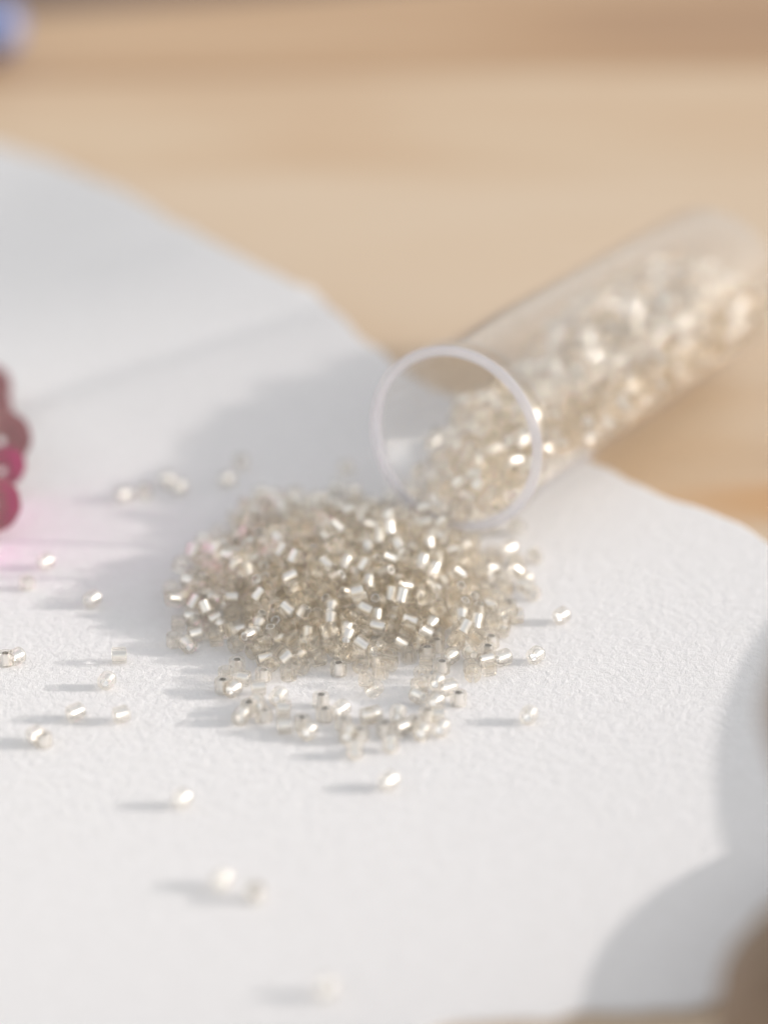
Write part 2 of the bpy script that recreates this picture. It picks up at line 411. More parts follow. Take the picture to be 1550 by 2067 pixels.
# settled resting places of the poured beads: x, y, z in units of 0.002 cm, then the turn as four whole numbers, then 1 if inside the tube
RESTING = [
263,-367,285,55,-99,-36,-77,1,194,-537,275,0,82,11,99,1,254,-457,276,66,99,-72,78,1,234,-616,153,94,-23,-42,-99,1,
337,-390,254,99,3,12,-3,1,310,-439,325,99,-49,-32,0,1,283,-688,183,70,-29,-99,-82,1,409,-437,251,10,83,-53,99,1,
344,-486,251,62,5,6,99,1,373,-605,260,3,99,-18,6,1,439,-517,255,0,-99,86,-11,1,410,-505,322,49,-14,93,-99,1,
450,-589,273,28,24,-80,99,1,518,-527,277,43,-3,99,80,1,520,-531,350,99,-9,17,-83,1,573,-576,316,99,69,-76,21,1,
632,-591,362,18,37,-20,99,1,243,-284,314,99,-72,77,66,1,178,-282,358,40,-16,-99,-12,1,308,-305,272,86,-12,24,-99,1,
212,-589,221,3,-67,12,-99,1,379,-330,252,99,73,-74,43,1,368,-362,330,88,1,99,-26,1,369,-440,367,43,-43,-99,20,1,
452,-354,240,2,20,-99,2,1,430,-402,315,9,16,-99,9,1,447,-407,396,99,27,75,22,1,500,-429,254,98,-99,43,6,1,
501,-440,327,11,14,-99,0,1,528,-422,396,60,-30,99,50,1,563,-472,278,99,89,-24,-19,1,576,-472,371,99,-38,-79,-17,1,
619,-520,314,82,-42,-2,99,1,681,-514,361,99,56,-63,73,1,317,-151,305,14,-76,99,-66,1,261,-134,353,67,-27,99,57,1,
349,-214,275,66,44,99,-18,1,270,-222,315,11,11,87,99,1,429,-238,246,64,29,99,60,1,404,-279,320,89,99,49,65,1,
384,-306,383,71,5,-32,99,1,505,-290,238,89,27,-99,61,1,453,-327,309,99,-87,-66,47,1,490,-333,390,99,10,-62,-21,1,
556,-342,249,23,71,-38,99,1,521,-365,313,68,-21,-99,-19,1,560,-322,369,66,84,-99,38,1,596,-408,268,16,99,27,13,1,
632,-333,360,33,82,-64,-99,1,669,-369,290,99,74,11,-25,1,654,-444,310,99,55,44,81,1,248,-61,409,99,59,-91,54,1,
358,-86,292,99,25,20,41,1,305,-51,344,40,-12,-99,-13,1,337,-143,386,96,-17,43,-99,1,393,-157,264,64,-14,99,59,1,
398,-124,344,75,-99,85,-49,1,357,-212,351,7,99,-93,-30,1,475,-160,241,99,-40,-71,17,1,439,-204,315,88,94,23,-99,1,
478,-171,378,0,62,-38,-99,1,470,-257,381,2,-99,59,-35,1,529,-220,233,90,-99,19,-29,1,498,-262,308,2,99,-49,13,1,
542,-201,358,99,1,40,82,1,546,-208,443,18,-97,-97,-99,1,606,-249,252,64,99,-93,57,1,573,-288,307,12,21,99,25,1,
611,-235,352,22,99,49,-51,1,592,-269,420,15,31,41,99,1,669,-295,267,19,-63,27,-99,1,682,-271,349,99,-14,15,-60,1,
651,-318,433,99,-83,84,-10,1,749,-285,310,78,99,-16,-21,1,738,-370,325,16,99,-14,33,1,639,-411,380,32,-36,99,60,1,
717,-439,351,91,-51,40,-99,1,275,14,424,56,99,58,-56,1,372,-11,317,99,68,32,93,1,343,36,370,72,-16,-99,17,1,
358,-64,391,41,67,99,-74,1,456,-44,264,29,99,4,44,1,431,-39,347,80,-99,-24,-59,1,432,-124,409,99,13,20,77,1,
515,-90,230,9,78,-99,-11,1,491,-123,307,44,-70,99,-98,1,504,-90,370,13,99,22,-21,1,540,-76,435,56,-99,-4,92,1,
584,-128,227,99,52,87,18,1,553,-156,289,34,-99,70,10,1,574,-100,350,45,99,36,64,1,591,-154,404,42,-37,99,-50,1,
661,-180,235,99,-11,-7,37,1,626,-173,312,99,35,-6,-10,1,657,-113,349,58,4,59,-99,1,667,-197,393,99,14,-42,11,1,
719,-221,266,99,7,79,-75,1,710,-189,335,99,62,30,42,1,722,-288,407,19,54,-99,-5,1,796,-225,304,99,-66,99,51,1,
757,-223,373,5,-50,46,-99,1,809,-185,429,99,21,-34,-28,1,798,-324,355,99,72,-74,22,1,347,117,392,99,60,30,84,1,
428,59,293,98,99,-11,-46,1,403,132,336,99,16,39,-5,1,413,49,383,9,0,99,42,1,513,58,249,51,83,74,-99,1,
511,63,325,99,-49,-92,31,1,457,-42,420,85,99,84,13,1,557,-12,229,75,99,39,44,1,554,-38,302,70,23,-99,20,1,
521,-9,360,39,-46,20,99,1,566,-8,426,82,-99,11,-26,1,615,-54,221,99,70,-60,5,1,637,-51,296,97,23,-99,-44,1,
648,12,357,96,5,1,-99,1,627,-56,411,87,-62,-25,-99,1,684,-95,228,19,-82,-63,-99,1,721,-52,296,42,-99,32,77,1,
702,-50,366,14,38,99,8,1,694,-89,436,44,-1,-99,67,1,766,-138,254,99,-21,-11,48,1,747,-119,329,25,-99,51,99,1,
758,-124,406,99,60,-92,43,1,828,-156,295,99,24,45,14,1,851,-173,370,27,78,-99,-52,1,913,-196,404,13,-99,49,-40,1,
851,-251,360,8,99,-78,-45,1,370,187,423,48,-99,93,-10,1,484,144,283,6,-41,-88,-99,1,440,195,335,99,91,-21,-33,1,
446,134,401,9,1,67,99,1,544,122,250,18,-99,65,-84,1,539,136,341,43,73,-99,-71,1,486,61,402,30,-14,-95,-99,1,
591,58,221,4,-99,-16,11,1,608,59,290,33,37,-77,-99,1,591,101,366,99,-29,84,-86,1,566,80,436,26,-99,26,70,1,
656,5,213,55,0,3,99,1,684,24,284,93,-99,15,-22,1,720,60,351,17,94,-99,-21,1,657,83,388,99,-81,45,15,1,
732,-29,221,25,-10,5,99,1,769,23,284,88,-99,-46,93,1,771,-3,351,99,16,9,-37,1,767,-28,419,99,-28,-78,-49,1,
804,-64,250,17,-53,99,-21,1,811,-77,336,52,99,40,-89,1,819,-84,411,99,-49,90,38,1,871,-88,287,99,-32,-18,51,1,
920,-126,344,99,-52,-17,71,1,906,-49,381,45,48,22,-99,1,985,-87,397,99,42,-8,33,1,415,251,390,9,-47,30,-99,1,
506,243,293,40,-26,27,-99,1,526,225,363,45,8,99,-15,1,469,210,419,65,29,-99,73,1,570,212,252,7,45,88,-99,1,
589,208,328,99,38,21,79,1,526,144,415,8,-15,99,-15,1,618,136,224,72,5,99,-25,1,631,141,301,33,62,53,-99,1,
658,165,371,57,-47,99,70,1,593,191,404,13,-99,-23,20,1,675,88,213,83,99,41,57,1,699,106,278,99,-26,5,-58,1,
734,135,348,42,-59,-99,14,1,676,150,450,80,-99,72,-10,1,792,76,218,99,50,-91,4,1,787,104,286,8,99,-20,13,1,
832,70,351,99,-6,-40,15,1,695,14,430,80,-99,46,-65,1,839,19,254,27,99,70,-50,1,848,-14,340,99,-99,18,-26,1,
860,40,415,19,62,-99,-52,1,908,-23,288,74,-99,-14,-38,1,972,-19,334,64,77,55,-99,1,966,-156,434,78,-74,-6,-99,1,
1032,-46,432,99,-63,20,-54,1,442,317,408,99,-93,10,-31,1,385,260,463,87,29,-13,-99,1,546,303,289,99,-79,70,26,1,
488,313,346,99,89,-63,22,1,508,272,430,37,-34,1,99,1,458,250,488,20,-45,99,-19,1,610,278,246,99,73,-51,1,1,
622,272,321,10,46,99,99,1,580,277,390,82,72,-44,99,1,579,260,478,47,-5,99,-60,1,651,210,217,99,-3,15,-37,1,
672,198,284,99,-94,54,1,1,694,242,356,41,48,99,87,1,660,288,400,76,-56,20,99,1,617,196,474,99,66,-48,-17,1,
717,153,207,99,62,83,8,1,751,183,269,51,-99,14,-17,1,782,199,346,11,-34,10,-99,1,727,198,411,34,9,99,-22,1,
686,240,470,85,-99,-65,51,1,849,116,222,99,98,-76,-48,1,828,169,279,99,-23,-8,69,1,861,161,362,89,39,-99,84,1,
783,112,396,32,99,24,35,1,762,144,465,15,-23,99,-19,1,872,76,291,28,99,28,-47,1,928,106,330,99,63,-24,74,1,
913,123,408,47,-99,-36,-61,1,844,105,455,28,20,99,43,1,961,53,284,40,60,99,-3,1,1030,74,333,97,54,-19,99,1,
917,36,363,46,80,99,3,1,892,-109,430,4,-99,38,74,1,1042,22,382,24,-51,-99,77,1,1074,2,460,28,99,45,-61,1,
476,382,428,26,99,44,42,1,414,330,479,28,-99,7,61,1,621,368,255,29,-31,-99,-5,1,563,376,318,99,66,25,91,1,
546,357,405,86,-99,94,80,1,502,336,490,33,53,-8,99,1,688,340,218,99,1,20,-28,1,679,346,300,37,79,60,-99,1,
624,357,353,28,99,43,17,1,619,348,436,70,-34,-4,99,1,742,287,205,9,54,-68,-99,1,714,265,274,22,99,70,-83,1,
743,304,344,23,99,-71,-6,1,707,356,407,26,-99,11,40,1,728,282,526,99,-43,-98,9,1,792,221,200,99,88,-27,-5,1,
829,287,238,13,99,-25,96,1,812,272,309,99,4,0,23,1,769,296,415,26,58,36,-99,1,774,224,473,36,34,99,-6,1,
875,197,211,81,-99,-94,-85,1,880,228,280,6,99,-44,7,1,875,235,350,97,-99,-82,60,1,819,220,416,9,-99,8,48,1,
877,211,448,6,99,-38,-52,1,950,176,233,99,-14,-18,-4,1,940,188,317,6,38,-99,16,1,938,200,396,99,69,-19,7,1,
958,135,464,33,-19,-99,2,1,1012,133,282,73,14,-41,-99,1,1000,152,357,61,-42,-99,-2,1,1072,131,372,99,-63,-44,-90,1,
962,7,416,99,-37,-30,80,1,1092,67,417,99,29,34,-83,1,1037,96,456,31,-53,99,-57,1,525,446,390,99,68,51,56,1,
487,455,459,99,78,42,61,1,641,440,281,12,99,88,13,1,605,439,340,13,-50,99,-7,1,589,430,410,65,-99,-49,56,1,
542,399,478,81,88,27,-99,1,713,412,223,90,-53,99,48,1,709,425,299,99,38,67,12,1,677,422,369,6,-38,-74,-99,1,
651,414,445,20,-19,-99,97,1,770,366,197,12,-82,-99,7,1,772,357,269,99,87,-34,-31,1,760,383,338,99,-17,-12,-36,1,
754,411,408,7,-57,-76,99,1,748,336,471,99,-31,-17,-26,1,851,357,187,48,1,2,99,1,865,358,259,99,85,-43,3,1,
831,344,332,77,-99,-35,-61,1,818,360,419,99,-52,-42,13,1,834,313,480,89,43,-99,9,1,908,289,200,83,-99,-7,-32,1,
919,294,273,5,99,-43,7,1,894,308,341,85,-59,99,-98,1,872,297,415,91,99,-77,-44,1,951,245,474,41,36,66,99,1,
984,254,229,99,-94,39,-27,1,974,256,305,97,1,99,-58,1,1022,278,414,90,13,-99,-45,1,1017,183,437,99,27,-62,-4,1,
1034,209,279,50,33,-99,-58,1,1026,225,353,99,79,43,69,1,1087,213,413,18,99,-42,-34,1,983,85,397,19,-22,-80,99,1,
1137,134,435,67,93,99,34,1,1169,150,500,7,99,45,-43,1,593,587,391,99,46,-44,2,1,549,523,410,66,-19,-47,99,1,
665,522,276,16,-21,-99,94,1,602,528,339,19,59,99,77,1,637,504,419,99,21,79,-20,1,583,472,473,99,61,-28,-32,1,
722,489,233,94,99,-10,-24,1,682,504,349,6,46,94,-99,1,761,491,354,99,-56,23,11,1,707,486,427,55,-99,-24,-53,1,
786,459,199,23,-13,7,-99,1,818,453,264,49,-8,99,-57,1,847,434,333,57,-81,-21,99,1,809,464,408,5,-50,-99,91,1,
735,424,482,68,-99,-9,12,1,859,428,188,55,37,-99,95,1,897,432,251,29,-14,5,-99,1,917,387,345,48,-84,-99,-75,1,
872,412,403,14,74,69,-99,1,841,437,469,16,65,-99,-53,1,978,360,197,17,9,-11,-99,1,962,367,278,62,74,99,-19,1,
981,327,349,71,-7,99,-35,1,949,305,423,1,11,-99,-25,1,951,358,475,57,-38,-58,-99,1,1022,316,260,92,30,-5,99,1,
1044,301,329,52,-32,99,-55,1,1047,351,405,10,99,51,-15,1,1099,342,467,31,67,-99,-22,1,1092,262,283,99,-89,69,19,1,
1114,268,358,99,-50,-76,13,1,1136,285,429,14,-79,-99,-80,1,1125,219,466,99,3,35,17,1,1174,206,404,36,-58,99,-62,1,
1213,266,420,39,-11,-99,89,1,646,636,355,14,21,-99,48,1,599,644,440,9,38,-99,32,1,731,587,264,55,-3,-8,99,1,
711,575,328,10,-6,-6,99,1,686,583,397,71,37,-99,57,1,627,542,480,20,99,-81,18,1,801,575,208,99,14,16,30,1,
794,529,281,8,-24,3,-99,1,783,587,347,46,-99,-59,78,1,751,545,422,17,99,-38,20,1,850,511,192,99,-56,-63,17,1,
873,511,260,88,10,11,99,1,878,525,342,48,-30,75,-99,1,840,534,404,22,10,99,5,1,816,530,465,99,-1,-22,14,1,
919,488,182,18,96,-36,99,1,960,485,255,99,-4,-2,-3,1,933,461,322,2,-7,99,-5,1,909,472,393,97,-43,99,39,1,
889,502,461,99,7,77,-49,1,980,448,188,53,32,-99,-70,1,1014,429,267,3,81,-71,99,1,1001,417,343,96,99,56,75,1,
971,392,410,99,4,75,10,1,956,450,457,99,-27,-23,-21,1,1073,377,222,99,-20,-16,27,1,1063,377,323,11,48,-99,15,1,
1086,412,386,99,31,-82,84,1,1095,449,452,91,-3,99,-63,1,1133,360,266,17,-99,-18,49,1,1129,342,353,44,10,-99,76,1,
1166,378,424,99,-88,-33,69,1,1230,400,466,21,-32,-99,28,1,1205,327,356,99,19,-85,-69,1,1254,324,465,62,41,-30,-99,1,
697,662,301,99,13,41,-14,1,639,695,399,59,-9,-99,-23,1,657,761,451,43,-4,73,99,1,760,668,251,19,-99,-17,28,1,
797,660,314,59,99,69,13,1,755,668,378,56,25,-38,-99,1,702,666,433,56,49,11,99,1,658,614,467,13,-99,32,70,1,
834,658,208,19,16,-99,-11,1,834,601,271,99,18,15,53,1,886,659,347,4,-99,4,8,1,894,662,423,99,-76,-67,0,1,
791,619,433,21,-39,-68,-99,1,876,587,185,99,11,11,63,1,904,582,251,99,17,-86,-57,1,921,583,327,0,-77,-89,-99,1,
925,590,397,6,99,87,-11,1,946,621,463,84,99,6,68,1,859,597,462,49,-99,-54,26,1,952,558,177,28,-39,-87,99,1,
974,556,250,86,-99,-16,-45,1,974,526,323,1,99,34,-2,1,995,556,394,5,-99,18,-4,1,994,563,461,2,-99,-51,-8,1,
916,555,504,24,-2,44,99,1,1014,520,182,64,2,-99,-55,1,1049,492,258,99,48,-81,30,1,1035,485,335,90,1,99,-38,1,
1059,523,398,53,-99,-7,79,1,1032,488,456,73,26,8,-99,1,1018,463,516,52,22,11,-99,1,1114,445,230,24,-8,-1,99,1,
1101,454,312,27,48,-99,26,1,1124,489,375,99,-67,-93,-3,1,1135,511,447,65,-99,11,-35,1,1040,398,477,21,-99,-66,23,1,
1180,430,274,66,-9,-99,-5,1,1171,411,350,57,68,99,-81,1,1193,461,416,99,-14,30,36,1,1225,484,470,21,99,3,-23,1,
1178,314,490,99,-8,34,-30,1,1249,403,345,7,-18,-99,-50,1,1300,401,435,99,-5,36,50,1,1223,237,493,14,99,-47,76,1,
702,725,350,66,-21,99,4,1,752,910,412,88,-99,94,10,1,722,807,377,17,49,99,-27,1,815,734,240,86,-53,99,90,1,
751,740,286,5,-99,35,44,1,784,741,360,18,-33,-99,10,1,808,764,425,63,-79,99,-58,1,725,735,428,99,95,-36,12,1,
892,717,198,99,68,-50,-23,1,883,675,274,98,-99,-36,89,1,875,736,348,99,-7,69,-4,1,891,777,455,21,28,23,-99,1,
809,689,441,90,47,-56,-99,1,924,647,177,99,8,11,51,1,945,658,246,71,99,46,50,1,965,647,318,51,-47,99,-71,1,
985,688,381,41,99,70,61,1,946,724,459,99,77,54,58,1,899,679,509,99,-24,-29,-36,1,1002,617,171,69,-99,-2,-63,1,
1008,620,247,89,-99,14,-34,1,1016,585,322,86,99,10,-58,1,1064,617,388,10,84,99,78,1,1015,658,447,99,-85,35,-44,1,
1004,636,522,99,-32,-77,-11,1,1072,577,176,20,-9,5,99,1,1071,571,247,99,-1,-4,-63,1,1084,547,321,6,35,-99,8,1,
1140,590,377,66,-99,-15,52,1,1110,595,448,86,-82,-87,-99,1,1112,603,526,99,-93,1,-15,1,1144,538,217,15,-51,11,99,1,
1158,517,299,45,-1,99,79,1,1193,540,373,55,-9,5,99,1,1193,562,442,24,59,71,-99,1,1186,570,512,22,-6,6,99,1,
1213,496,252,61,15,-37,-99,1,1265,480,310,13,57,75,-99,1,1260,521,405,1,99,-51,-95,1,1282,571,451,24,91,99,-52,1,
1298,513,500,99,-50,42,-18,1,1306,455,372,15,-96,99,-81,1,1351,507,405,25,99,45,-63,1,1344,453,476,16,-29,-99,19,1,
761,867,346,72,-91,-99,21,1,775,939,478,99,-57,-71,1,1,713,850,428,9,0,-29,-99,1,855,804,234,94,-99,52,-17,1,
818,845,289,99,66,-20,-4,1,853,878,355,14,79,99,-34,1,811,845,420,99,0,62,-24,1,755,799,473,29,99,46,48,1,
926,791,196,99,-79,-25,76,1,901,758,278,47,99,81,-66,1,910,820,330,96,-8,99,-86,1,904,840,403,84,-48,-99,-13,1,
842,749,505,33,37,37,99,1,971,736,175,53,-6,-99,93,1,1012,737,245,1,99,-37,49,1,966,729,307,86,99,1,-39,1,
954,776,379,99,58,-49,-2,1,977,803,448,86,-99,65,-30,1,968,765,524,99,40,8,-59,1,1040,686,166,99,71,-61,6,1,
1068,669,236,99,-4,0,-99,1,1041,689,308,99,-59,94,34,1,1067,700,383,37,32,98,-99,1,1034,739,463,99,-86,-55,62,1,
1041,701,531,34,17,64,99,1,1117,657,170,39,-11,3,99,1,1130,622,242,4,-52,99,2,1,1099,640,325,1,-99,-87,-81,1,
1144,677,384,85,58,99,35,1,1096,694,455,34,-99,89,-81,1,1118,679,521,19,-8,-99,-10,1,1214,603,217,99,14,57,-12,1,
1186,583,290,25,-99,17,74,1,1208,635,343,83,8,-99,-37,1,1212,631,417,5,37,99,-4,1,1189,649,485,47,-99,-17,79,1,
1259,563,272,17,-61,49,-99,1,1273,601,334,21,-10,-22,-99,1,1292,631,397,4,85,-32,99,1,1290,654,474,99,91,64,53,1,
1357,622,468,55,99,14,60,1,1319,533,330,86,4,99,99,1,1371,576,358,99,-79,-17,96,1,1398,560,444,37,22,-99,23,1,
829,964,349,99,3,3,44,1,800,998,416,9,12,99,-14,1,803,1022,484,99,-77,72,-30,1,899,872,238,29,99,46,16,1,
856,920,276,99,-40,-20,40,1,904,947,348,58,-39,99,-80,1,859,920,424,8,-99,-54,31,1,831,875,499,45,99,34,94,1,
969,851,187,99,97,-17,-32,1,961,846,274,99,5,-32,-1,1,958,884,350,12,42,99,-8,1,949,904,417,99,-80,83,26,1,
910,866,490,99,11,73,32,1,1019,793,171,63,-99,-9,86,1,1043,836,231,99,89,78,42,1,1004,799,310,46,-29,61,-99,1,
1022,850,379,13,58,99,-9,1,1015,873,446,84,-50,99,45,1,978,856,518,99,-5,-17,21,1,1081,764,162,99,-89,-60,43,1,
1093,779,236,16,-88,49,99,1,1073,758,310,35,99,70,-95,1,1048,771,377,44,17,-10,-99,1,1067,812,453,70,-6,-99,95,1,
1060,844,518,7,-8,16,99,1,1150,724,168,99,67,-84,67,1,1133,714,242,5,99,-13,-3,1,1136,715,309,99,-4,4,10,1,
1137,756,384,99,5,-6,-88,1,1131,763,456,80,99,-1,-48,1,1102,779,525,61,-99,-35,29,1,1231,689,196,99,-14,96,51,1,
1192,673,269,99,38,95,-20,1,1221,724,340,93,-5,-99,70,1,1239,703,408,0,-11,2,-99,1,1243,723,481,35,-64,65,99,1,
1309,667,239,99,-20,-28,7,1,1272,676,301,2,99,-3,-53,1,1319,686,350,51,87,-99,-45,1,1354,694,425,99,75,-9,-42,1,
1405,686,483,35,-1,99,65,1,1349,630,296,52,5,99,87,1,1408,644,359,36,-52,14,99,1,1448,641,435,35,-78,18,99,1,
865,1026,325,91,-59,99,50,1,836,1062,394,20,66,-18,99,1,840,1111,505,99,-21,12,7,1,941,943,226,85,-57,11,99,1,
906,999,259,57,-26,39,-99,1,941,1015,345,50,-50,85,-99,1,899,1034,414,10,-14,99,-20,1,833,960,523,97,-3,72,99,1,
1019,928,248,64,-99,-99,-81,1,997,952,316,26,58,-30,99,1,991,968,393,24,-36,-84,99,1,955,1001,453,54,-21,-99,-19,1,
902,944,472,6,-99,-46,30,1,1037,901,166,99,14,11,71,1,1092,914,226,12,-99,-95,-1,1,1048,868,302,20,99,-71,10,1,
1072,917,363,5,-50,45,-99,1,1049,938,433,35,25,99,92,1,997,949,494,44,-97,-78,-99,1,1138,828,155,99,86,-29,1,1,
1137,847,230,24,52,-99,-96,1,1122,860,304,14,-77,47,-99,1,1109,823,377,99,54,85,-43,1,1104,874,442,15,72,99,-12,1,
1097,906,506,99,99,-5,-68,1,1206,806,164,34,85,3,99,1,1226,853,232,28,-99,-66,-21,1,1180,788,292,99,-11,46,-9,1,
1205,781,391,99,16,95,44,1,1189,839,439,22,-99,8,47,1,1218,789,494,60,-27,-52,99,1,1278,798,184,22,-99,11,63,1,
1205,752,228,99,-36,-40,-12,1,1283,774,364,35,15,-26,99,1,1311,787,446,95,-99,27,32,1,1328,723,497,99,39,24,-27,1,
1321,743,221,76,-99,-10,-57,1,1381,726,269,85,-99,7,-43,1,1352,753,336,95,-96,99,55,1,1381,760,401,6,-30,-1,-99,1,
1423,751,459,36,-9,-75,99,1,1428,719,326,8,-99,14,23,1,1466,711,387,98,99,-18,-35,1,1489,708,456,12,-99,-75,7,1,
892,1101,348,99,-33,94,-81,1,869,1132,416,60,-1,-96,99,1,900,1208,455,14,-20,-29,99,1,971,1019,217,99,14,29,6,1,
936,1086,278,39,-6,99,-7,1,979,1084,340,26,99,-93,-38,1,964,1120,419,50,-38,62,-99,1,921,1091,474,38,48,-99,-65,1,
884,1029,500,71,-2,-53,-99,1,1040,980,179,60,-74,-24,99,1,1054,1025,257,85,3,-11,-99,1,1042,1016,323,99,-5,-8,-5,1,
1024,1040,398,41,-33,5,99,1,998,1060,462,6,-57,-81,-99,1,891,809,536,36,20,52,-99,1,1111,970,156,73,99,66,-98,1,
1134,986,229,22,99,-44,87,1,1109,967,299,7,-10,-30,99,1,1103,989,380,12,-12,99,-9,1,1074,1003,445,24,-70,-74,-99,1,
1127,971,490,35,-86,-69,-99,1,1088,989,547,25,-11,99,-22,1,1197,951,147,62,-4,-6,99,1,1179,926,216,99,-65,60,-1,1,
1168,923,292,65,-99,-26,81,1,1170,898,376,32,-27,9,99,1,1150,940,429,99,-10,-26,-26,1,1233,945,433,0,-25,-99,-44,1,
1164,864,512,99,7,63,-44,1,1241,882,153,9,99,23,5,1,1263,944,222,11,-40,93,99,1,1237,905,294,99,-95,-81,65,1,
1223,842,335,99,-50,26,-76,1,1253,874,401,21,-38,99,-61,1,1315,905,441,35,99,-79,-32,1,1266,853,476,7,13,-59,-99,1,
1320,869,174,23,99,70,7,1,1265,775,263,43,-29,-99,32,1,1308,841,320,56,-99,-43,86,1,1356,849,387,99,-12,22,1,1,
1402,857,448,97,78,33,-99,1,1368,806,487,99,-13,44,-22,1,1357,803,216,99,-67,83,33,1,1390,807,287,74,28,-75,-99,1,
1420,812,359,15,-61,-99,-86,1,1459,822,424,56,-1,99,-38,1,1477,811,498,53,99,28,47,1,1499,722,533,71,8,21,-99,1,
1475,781,325,99,-28,-47,-2,1,1507,777,394,14,22,4,99,1,1532,779,462,99,91,4,-57,1,930,1174,353,23,-56,99,5,1,
933,1242,403,99,28,-28,-7,1,911,1250,524,66,-99,-24,73,1,1002,1101,225,4,52,68,-99,1,1013,1143,291,5,-6,16,99,1,
1009,1163,354,92,-10,-21,-99,1,1000,1201,410,56,-14,13,99,1,992,1226,476,99,-20,98,12,1,938,1151,511,99,-45,29,26,1,
1057,1049,182,99,-78,69,51,1,1085,1099,269,99,-3,-8,50,1,1067,1101,345,99,-16,2,-10,1,1072,1164,417,63,-99,40,-16,1,
1029,1137,476,61,-99,79,5,1,1036,1021,510,99,8,53,-42,1,1129,1038,156,99,80,-94,75,1,1187,1045,209,79,-49,61,-99,1,
1144,1049,287,84,-28,-16,-99,1,1132,1072,357,57,-99,-19,76,1,1134,1062,433,68,-83,75,-99,1,1128,1139,452,50,12,-99,-23,1,
1135,1045,509,77,99,10,-56,1,1244,1015,143,56,-99,-5,77,1,1261,1031,222,48,94,14,99,1,1206,998,281,99,-68,13,-44,1,
1185,973,349,92,99,51,67,1,1254,1005,390,72,18,44,99,1,1208,1072,430,91,-99,-11,-24,1,1207,1000,482,97,-99,68,-86,1,
1299,958,150,5,-36,99,-13,1,1328,1001,213,99,-19,-2,-3,1,1293,982,294,30,99,20,-42,1,1288,926,356,28,99,-8,-20,1,
1333,972,404,15,99,-33,67,1,1291,1017,446,99,-4,43,48,1,1285,959,493,34,4,-50,99,1,1368,923,181,44,99,33,-87,1,
1305,879,254,8,-99,-29,-7,1,1368,928,338,18,-99,1,9,1,1402,923,406,61,-3,99,-36,1,1368,928,491,90,99,49,-20,1,
1444,932,514,99,77,50,-76,1,1403,858,216,13,-75,99,-39,1,1418,883,298,99,56,-50,22,1,1452,885,360,70,20,20,99,1,
1484,898,424,52,-16,99,-46,1,1510,881,494,54,-99,-52,-87,1,1429,851,526,53,0,99,-41,1,1501,850,304,99,-27,-43,-2,1,
1541,851,370,99,84,-5,-39,1,1562,840,442,12,15,6,99,1,970,1252,331,99,15,56,-19,1,979,1310,385,13,-30,-28,99,1,
954,1295,461,64,-99,5,51,1,1053,1189,221,9,99,-70,61,1,1017,1235,268,76,99,31,-94,1,1059,1221,331,81,99,84,27,1,
1069,1257,409,91,11,-99,-75,1,1058,1238,485,97,16,-99,15,1,1013,1187,544,99,-72,-16,24,1,1097,1124,188,99,-1,36,81,1,
1133,1167,246,2,-96,33,99,1,1117,1176,322,99,-70,86,37,1,1126,1209,401,99,25,-73,75,1,1155,1230,483,39,-1,-11,99,1,
1078,1093,531,49,83,62,-99,1,1178,1134,150,99,47,-89,49,1,1197,1122,218,99,1,14,-22,1,1201,1126,303,58,-52,-99,-33,1,
1162,1142,367,41,19,-99,-34,1,1241,1149,393,99,23,-22,-18,1,1211,1160,469,99,-83,13,43,1,1171,1122,515,99,15,-38,13,1,
1253,1100,140,99,-40,-78,-11,1,1293,1100,216,15,-75,-99,-98,1,1255,1060,298,99,5,-18,-49,1,1222,1070,358,15,-63,99,-17,1,
1297,1092,405,99,1,-19,-51,1,1283,1102,470,99,2,-19,-52,1,1231,1073,525,40,-99,73,-21,1,1324,1064,153,53,99,40,34,1,
1377,1058,212,97,-63,99,27,1,1341,1064,284,66,11,-17,-99,1,1318,1054,347,99,1,-19,-50,1,1379,1050,407,30,-99,-99,-84,1,
1411,1067,473,58,26,-87,-99,1,1362,1013,491,99,24,-65,70,1,1416,977,185,34,-99,22,51,1,1372,951,268,37,5,-99,66,1,
1393,1006,333,55,99,59,62,1,1436,991,393,16,14,-99,-4,1,1460,1009,456,75,17,10,99,1,1467,1007,529,94,-99,23,-10,1,
1458,924,223,51,17,-36,-99,1,1452,948,299,99,55,-69,53,1,1497,955,363,31,54,61,-99,1,1521,966,435,76,34,-91,-99,1,
1546,940,506,99,52,-99,60,1,1583,858,522,95,-21,88,99,1,1536,919,305,8,99,-40,-40,1,1573,910,365,99,49,-84,68,1,
1594,914,451,49,12,-34,-99,1,1017,1330,334,34,-7,99,21,1,1029,1396,375,33,-99,-3,73,1,1001,1387,440,13,8,99,8,1,
1097,1249,203,99,32,22,65,1,1078,1321,250,85,-45,99,81,1,1087,1293,325,99,88,66,44,1,1086,1335,391,27,99,41,-13,1,
1115,1298,470,7,-45,-99,5,1,1028,1321,462,99,59,80,-33,1,1170,1232,166,36,-40,99,-60,1,1146,1260,261,52,0,99,56,1,
1144,1259,341,29,72,-72,-99,1,1180,1276,410,40,-8,-80,99,1,1182,1334,467,38,-6,-16,-99,1,1116,1298,536,9,-7,-1,-99,1,
1220,1185,143,56,94,45,-99,1,1247,1174,214,99,-74,83,19,1,1205,1210,266,11,-61,-81,99,1,1205,1224,344,14,-64,-84,-99,1,
1240,1233,428,3,99,-40,-64,1,1214,1268,493,5,-98,-68,99,1,1103,1174,520,11,89,74,99,1,1296,1163,133,99,-94,-54,51,1,
1332,1160,207,18,41,70,-99,1,1303,1176,276,71,-99,-4,-60,1,1285,1211,355,13,-31,-45,-99,1,1312,1176,426,23,99,-23,64,1,
1306,1170,508,70,99,2,-50,1,1369,1125,503,73,-16,99,73,1,1374,1121,135,99,-8,-6,12,1,1403,1132,212,95,-99,34,-3,1,
